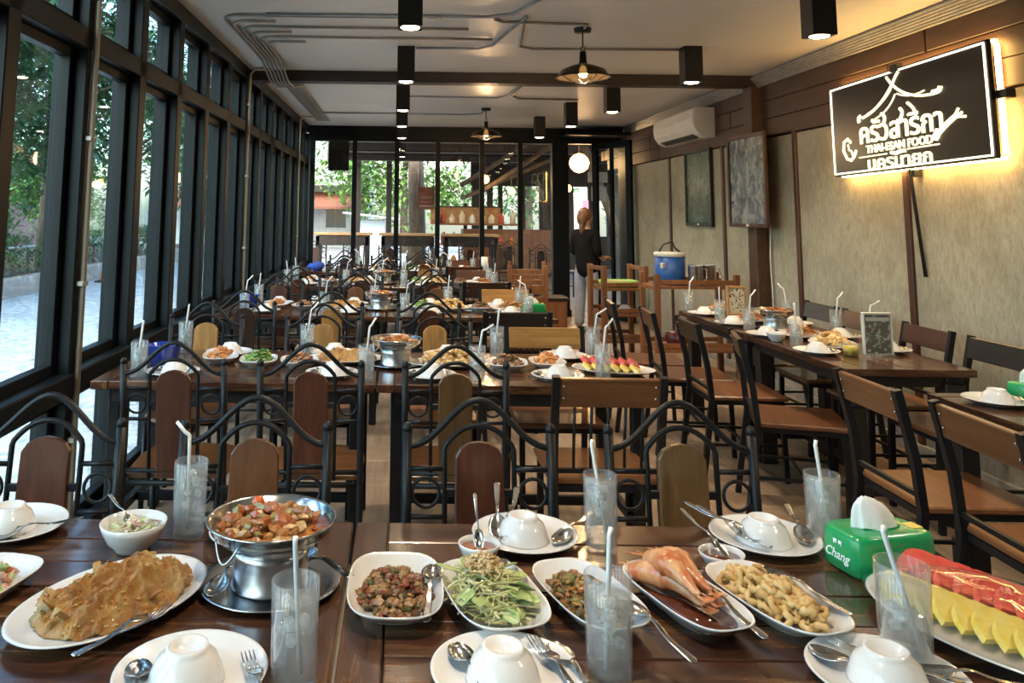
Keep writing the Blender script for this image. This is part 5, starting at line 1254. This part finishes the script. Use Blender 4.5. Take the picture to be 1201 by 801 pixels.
TG = [('dark large-leaved tree, nearest beyond the left windows', -8.6, 8.6, 4.9, (2.6, 2.6, 2.6), 8000, .30, LD, .12),
      ('dark large-leaved tree, second beyond the left windows', -8.3, 13.6, 4.7, (2.5, 2.8, 2.6), 8000, .30, LD, .13),
      ('dark large-leaved tree, third beyond the left windows', -8.4, 19.0, 4.9, (2.5, 2.8, 2.7), 7000, .32, LD, .13),
      ('mid-green tree, fourth beyond the left windows', -8.2, 24.6, 4.7, (2.5, 2.8, 2.6), 6000, .32, LM, .12),
      ('light-green low young tree behind the second hedge', -9.3, 16.3, 1.9, (1.2, 1.5, .9), 3000, .20, LL, .06),
      ('light-green low young tree behind the third hedge', -9.2, 21.8, 1.9, (1.2, 1.5, .9), 3000, .20, LL, .06),
      ('tall dark tree at the back of the planting bed', -14.5, 19.0, 5.0, (2.8, 4.0, 3.4), 6000, .36, LD, .16),
      ('tall mid-green tree at the back of the planting bed', -14.0, 28.5, 5.0, (2.8, 4.2, 3.4), 6000, .36, LM, .16),
      ('tall mid-green tree closing the far end of the yard', -7.4, 33.0, 4.6, (3.0, 2.6, 2.8), 6000, .34, LM, .14)]
for k, (lb, x, y, h, rad, n, sz, m, tr) in enumerate(TG): tree('leafy_tree', lb, x, y, h, rad, n, sz, m, k+1, tr)
for k, (y, L_) in enumerate([(9.5, 3.6), (14.0, 4.6), (19.2, 4.6), (24.5, 5.0)]):
    o = thing('hedge', 'clipped green hedge behind the kerb, %s from the near end' % ['first', 'second', 'third', 'fourth'][k], 'hedge', (-7.95, y, GZ+.25))
    MB().tube([(0, -L_*.4, 0), (0, -L_*.4, .4)], .03, 5).tube([(0, 0, 0), (0, 0, .4)], .03, 5).tube([(0, L_*.4, 0), (0, L_*.4, .4)], .03, 5).build('stems', BARK, o)
    f = leaf_cloud(3000, (0, 0, .55), (.55, L_*.62, .42), .11, 30+k).build('foliage', LM, o, None, None, False); f['kind'] = 'stuff'
WHT = M('white_paint', (.62, .66, .66), .6, 0, (.52, .56, .56), 5)
PINKW = M('pinkish_brick', (.36, .20, .17), .7, 0, (.28, .15, .13), 6)
ROOFR = M('red_roof_tile', (.34, .14, .09), .7, 0, (.25, .10, .07), 8)
fe = thing('white_fence', 'white slatted fence across the yard behind the second window', 'fence', (-8.3, 27.6, GZ))
for k in range(14):
    if k == 0: s0 = MB().box((0, 0, .8), (.10, .04, 1.6), .004).build('slat', WHT, fe, (-1.6, 0, 0))
    else: share(s0, 'slat', fe, (-1.6+.24*k, 0, 0))
MB().box((0, .03, .3), (3.4, .04, .08)).box((0, .03, 1.4), (3.4, .04, .08)).build('rail', WHT, fe)
cn = thing('traffic_cone', 'orange traffic cone on the gravel at the kerb', 'cone', (-6.6, 18.3, GZ))
MB().box((0, 0, .02), (.40, .40, .04), .01).build('base', BLACKPL, cn); MB().lathe([(.15, .04), (.03, .70), (.0, .70)], 20).build('cone', M('cone_orange', (.65, .18, .05), .5), cn); MB().lathe([(.112, .28), (.082, .42), (.080, .42), (.11, .28)], 20).build('white_band', WHT, cn)
dm = thing('water_drum', 'blue plastic drum on the gravel outside the third window', 'drum', (-6.1, 20.8, GZ))
MB().lathe([(0, 0), (.28, 0), (.30, .05), (.29, .3), (.30, .45), (.29, .6), (.30, .85), (.27, .9), (0, .9)], 24).build('body', M('drum_blue', (.03, .18, .42), .4), dm); MB().lathe([(0, .9), (.28, .9), (.28, .95), (0, .96)], 24).build('lid', WHT, dm)
def house(label, x, y, w, d, h, wallm, rz=0, nwin=3, rows_=2):
    o = thing('house', label, 'house', (x, y, GZ), rz)
    MB().box((0, 0, h/2), (w, d, h), .02).build('walls', wallm, o)
    MB().prism([(-d/2-.5, h-.05), (d/2+.5, h-.05), (0, h+d*.28)], 0, -w/2-.5, w/2+.5).build('roof', ROOFR, o)
    for r in range(rows_):
        for k in range(nwin):
            wn = MB(); xx = -w/2+w*(k+.5)/nwin; z = 1.5+2.7*r
            for s in (-1, 1): wn.box((xx+s*.5, -d/2-.02, z), (.08, .08, 1.3)).box((xx, -d/2-.02, z+s*.62), (1.0, .08, .08))
            wn = wn.build('window', WHT, o); MB().box((xx, -d/2-.012, z), (.94, .03, 1.2)).build('pane', M('dark_pane', (.05, .07, .08), .1), wn)
    MB().box((0, -d/2-.5, 2.85), (w*.95, 1.0, .10), .01).build('balcony', WHT, o)
    MB().prism([(-d/2-1.6, 1.75), (-d/2-.0, 2.45), (-d/2-.0, 2.55), (-d/2-1.6, 1.85)], 0, -w/2, w/2).build('lower_roof', ROOFR, o)
    bl_ = MB()
    for k in range(12): bl_.box((-w*.45+w*.9*k/11, -d/2-.98, 3.3), (.05, .05, .8))
    bl_.box((0, -d/2-.98, 3.72), (w*.92, .06, .06)).build('balustrade', WHT, o); return o
house('white two-storey house with red roof seen through the back glass', -6.0, 40, 9, 6, 5.6, WHT)
house('pinkish house with red roof beyond the yard trees', -20.5, 36, 7, 8, 3.2, PINKW, -pi/2, 3, 1)
sh_ = thing('shed', 'low pale shed in front of the green tree behind the terrace', 'shed', (-1.15, 29, GZ))
MB().box((0, 0, .68), (1.1, 1.2, 1.36), .02).build('walls', M('pale_blue_wall', (.50, .58, .60), .7), sh_); MB().box((.1, -.2, 1.5), (2.0, 1.8, .06), .01, Matrix.Rotation(radians(6), 3, 'Y')).build('roof', M('tin_roof', (.40, .46, .48), .4, .4), sh_)
tree('leafy_tree', 'bright green tree behind the terrace, framed by the second pane', .1, 33, 4.2, (3.4, 2.6, 3.0), 6500, .34, LL, 8, .16)
tree('leafy_tree', 'mid-green tree behind the terrace right of the thick trunk', 5.2, 33, 4.6, (3.6, 2.6, 3.2), 5500, .34, LM, 9, .16)
tree('leafy_tree', 'green tree far behind the terrace on the right', 11.0, 34, 4.6, (4.0, 2.6, 3.2), 5000, .34, LM, 10, .16)
tt = thing('tree_trunk', 'thick grey-brown tree trunk standing behind the terrace tables', 'tree', (.42, 22.9, GZ))
MB().tube([(0, 0, -.1), (.02, 0, 1.2), (-.03, .02, 3.0), (-.05, 0, 5.2)], [.30, .24, .22, .21], 14).build('trunk', BARK, tt)
# ------------------------------------------------------------------ terrace dining area behind the glass
tc_ = struct(MB().box((2.8, 17.2, 3.05), (8.6, 10.0, .10), .01).build('terrace_ceiling', M('terrace_ceiling_board', (.30, .29, .27), .7, 0, (.24, .23, .21), 3)))
for k, y in enumerate((14.6, 17.6, 20.6)):
    struct(MB().box((0, 0, 0), (8.6, .16, .20), .005).build('trim_%d' % (k+2), DARKBEAM, None, (2.8, y, 2.90)))
for k, (x, y) in enumerate([(-1.2, 22), (.02, 22) if False else (-.35, 22), (2.4, 22), (4.6, 22), (6.6, 22), (4.4, 16.5), (6.8, 17)]):
    tag(MB().box((0, 0, 1.5), (.15, .15, 3.1), .006).build('terrace_post', DARKBEAM, None, (x, y, -.02)), 'dark post of the terrace behind the glass, %s' % ['at its left end', 'second from the left', 'third from the left', 'fourth from the left', 'at its right end', 'before the counter', 'before the right end wall'][k], 'post')
for k, (x0, z0, x1, z1, r, y) in enumerate([(3.45, 2.95, 4.45, .3, .085, 15.5), (1.2, 2.05, 2.6, 2.95, .05, 16.5), (1.7, 1.95, 3.2, 2.95, .05, 17.2)]):
    o = MB().tube([(x0, y, z0), ((x0+x1)/2+.03, y+.05, (z0+z1)/2), (x1, y, z1)], r, 10).build('slanted_timber', BARK); tag(o, ['thick slanting timber leaning behind the glass near the door', 'slanting roof timber behind the glass, left', 'slanting roof timber behind the glass, right'][k], 'timber')
def terrace_table(label, x, y, w, h=.86):
    o = thing('terrace_table', label, 'table', (x, y, -.01))
    for k in range(4):
        if k == 0: p0 = MB().box((0, 0, 0), (w, .155, .04), .004).build('plank', WOODM, o, (0, -.24, h))
        else: share(p0, 'plank', o, (0, -.24+.16*k, h))
    MB().box((0, -.28, h-.12), (w-.1, .03, .18), .003).box((0, .28, h-.12), (w-.1, .03, .18), .003).build('apron', DARKBEAM, o)
    for sx in (-1, 1):
        for sy in (-1, 1): MB().box((sx*(w/2-.08), sy*.26, h/2-.02), (.07, .07, h-.04), .003).build('leg', DARKBEAM, o)
    return o
for k, x in enumerate((-1.1, .12, 1.3)): terrace_table('pale-topped wooden table on the terrace, %s behind the left glass panes' % ['first', 'second', 'third'][k], x, 15.4, 1.08, 1.08)
for k in range(9):
    x, y = [(-1.5, 14.4), (-.9, 14.3), (-.2, 14.45), (.5, 14.4), (1.2, 14.4), (1.8, 14.7), (2.4, 14.2), (3.0, 15.0), (2.1, 16.0)][k]
    chair(0, x, y, q.uniform(-.4, .4) if k % 2 else pi, 'dark arch-back chair on the terrace behind the glass, %s from the left' % ['first', 'second', 'third', 'fourth', 'fifth', 'sixth', 'seventh', 'eighth', 'ninth, set back'][k], DRK)
sf = thing('display_shelf', 'wooden shelf of goods on the terrace behind the middle panes', 'shelf', (1.75, 18.2, -.01))
for z in (.35, .8, 1.25): MB().box((0, 0, z), (1.9, .45, .04), .004).build('board', RACKW, sf)
for s in (-1, 1): MB().box((s*.93, 0, .75), (.05, .45, 1.5), .004).build('side', RACKW, sf)
GC = [M('goods_orange', (.50, .20, .05), .5), M('goods_red', (.42, .07, .05), .5), M('goods_cream', (.62, .55, .40), .5), M('goods_white', (.7, .7, .68), .5)]
for k in range(24):
    z = (.372, .822, 1.272)[k % 3]; x = 1.75-.82+.22*(k//3)+q.uniform(-.03, .03); h = q.uniform(.16, .28)
    tag(MB().lathe([(0, 0), (.06, 0), (.065, .01), (.065, h*.7), (.03, h*.85), (.03, h), (0, h)], 14).build('jar', GC[q.randrange(4)], None, (x, 18.15, z-.01)), 'small jar on the terrace display shelf, %s board' % ('lower', 'middle', 'upper')[k % 3], 'jar', 'jars on the %s board of the terrace shelf' % ('lower', 'middle', 'upper')[k % 3])
# red notice hanging on the glass side, orange banner, pale notices by the door
po = thing('red_poster', 'faded red poster hanging behind the third glass pane', 'poster', (.37, 12.12, 1.70)); MB().box((0, 0, 0), (.24, .008, .33), .001).build('sheet', M('faded_red', (.42, .10, .08), .6, 0, (.50, .20, .16), 9), po); MB().box((0, -.006, .01), (.17, .003, .015)).box((0, -.006, -.12), (.21, .003, .03)).box((-.01, -.006, -.06), (.14, .003, .012)).build('print', M('pale_print', (.62, .48, .44), .6), po)
bn = thing('orange_banner', 'orange patterned banner on the terrace behind the fourth pane', 'banner', (1.55, 19.6, 1.42)); MB().box((0, 0, 0), (1.7, .03, .42), .004).build('sheet', M('banner_orange', (.34, .11, .03), .6, 0, (.42, .26, .12), 9), bn); MB().box((0, -.02, .22), (1.75, .04, .03)).build('rod', DARKBEAM, bn)
for k, (x, z, w, h) in enumerate([(2.98, 2.05, .30, .16), (3.0, 1.80, .22, .22)]):
    o = thing('notice', ['wide pale notice seen above the person at the door', 'square pale notice seen just above the person'][k], 'notice', (x, 12.25+.03*k, z)); MB().box((0, 0, 0), (w, .01, h), .001).build('sheet', WHITEPL, o)
    for sx in (-1, 1): MB().tube([(sx*w*.4, 0, h/2), (sx*w*.4, 0, 3.0-z)], .003, 5).build('cord', BLACKPL, o)
pk = thing('neon_tag', 'small glowing pink sign seen over the head of the person', 'sign', (3.05, 13.4, 1.62)); MB().box((0, 0, 0), (.10, .02, .20), .004).build('tube_panel', emis('pink_glow', (1.0, .35, .45), 1.2), pk); MB().tube([(0, 0, .1), (0, 0, 1.38)], .003, 5).build('cord', BLACKPL, pk)
TERR = [(3.0, 13.6, 2.35, .17), (1.75, 17.0, 2.2, .10), (2.5, 18.4, 2.0, .09), (3.6, 17.5, 2.05, .09)]
GLOBE = emis('amber_globe', (1.0, .55, .14), 7)
for k, (x, y, z, r) in enumerate(TERR):
    o = thing('globe_lamp', 'glowing amber globe lamp behind the glass, %s' % ['largest, beside the door post', 'first to its left', 'second to its left', 'small, near the door'][k], 'lamp', (x, y, z))
    MB().blob((0, 0, 0), (r, r, r), 0, 0, None, 0, True, 2).build('globe', GLOBE, o); MB().tube([(0, 0, r), (0, 0, 3.0-z)], .008, 6).build('cord', BLACKPL, o)
    ld_ = bpy.data.lights.new('globe_light', 'POINT'); ld_.energy = 22; ld_.color = (1.0, .6, .28); ld_.shadow_soft_size = r
    lo_ = bpy.data.objects.new('glow', ld_); COL.objects.link(lo_); adopt(lo_, o); lo_.location = (0, -r-.05, -.05)
for k, (x, y) in enumerate([(-.1, 13.6), (-.1, 15.8), (0, 18.0), (1.9, 13.8)]):
    o = downlight(x, y, 'square black downlight on the terrace ceiling, %s' % ['nearest the glass on the left', 'middle of the left line', 'far end of the left line', 'nearest the glass on the right'][k]); o.location.z = .24
def cords(o, xs, z0, ztop, y=0):
    for x in xs: MB().tube([(x, y, z0), (x, y, ztop)], .004, 5).build('cord', BLACKPL, o)
awn = thing('rolled_blind', 'dark brown rolled blind hanging behind the first glass pane', 'blind', (-.98, 12.35, 0)); MB().box((0, 0, 2.37), (.32, .05, .52), .01).build('cloth', DARKBEAM, awn); MB().tube([(-.18, 0, 2.63), (.18, 0, 2.63)], .02, 8).build('roller', BLACKPL, awn); cords(awn, (-.15, .15), 2.63, 3.0)
cords(po, (-.10, .10), .16, 1.31); cords(bn, (-.8, .8), .22, 1.59)
gb = MB().lathe([(0, 0), (.16, 0), (.20, .5), (.21, .52), (0, .52)], 20).build('green_bin', M('bin_green', (.05, .42, .28), .5)); gb.location = (-1.72, 14.6, -.02+.0); tag(gb, 'bright green bin at the left end of the terrace', 'bin')
# wall far right of terrace so the door looks into a dim room
rwl = struct(MB().box((7.2, 17.2, 1.5), (.12, 10, 3.1)).build('wall_terrace', BROWNB))
# dark louvred screen closing the right half of the terrace, with openings that let the garden through
sc_ = struct(MB().box((4.5, 22.3, .45), (5.2, .10, .9)).box((4.5, 22.3, 2.65), (5.2, .10, .8)).build('wall_terrace_back', DARKBEAM))
for k in range(9): MB().box((2.1+.62*k, 22.28, 1.55), (.12 if k % 3 else .34, .12, 1.5)).build('slat', DARKBEAM, sc_)
hut = thing('hut_roof', 'dark sloping hut roof on posts behind the middle glass panes', 'roof', (2.6, 19.8, 0))
MB().box((0, 0, 2.35), (2.4, 1.6, .08), .005, Matrix.Rotation(radians(-24), 3, 'Y')).build('roof_sheet', BARK, hut)
for s in (-1, 1): MB().box((s*1.0, .5, 1.05+s*.2), (.09, .09, 2.2+s*.42), .004).build('post', DARKBEAM, hut)
MB().box((0, .3, .55), (2.2, .7, 1.1), .01).build('counter', RACKW, hut)
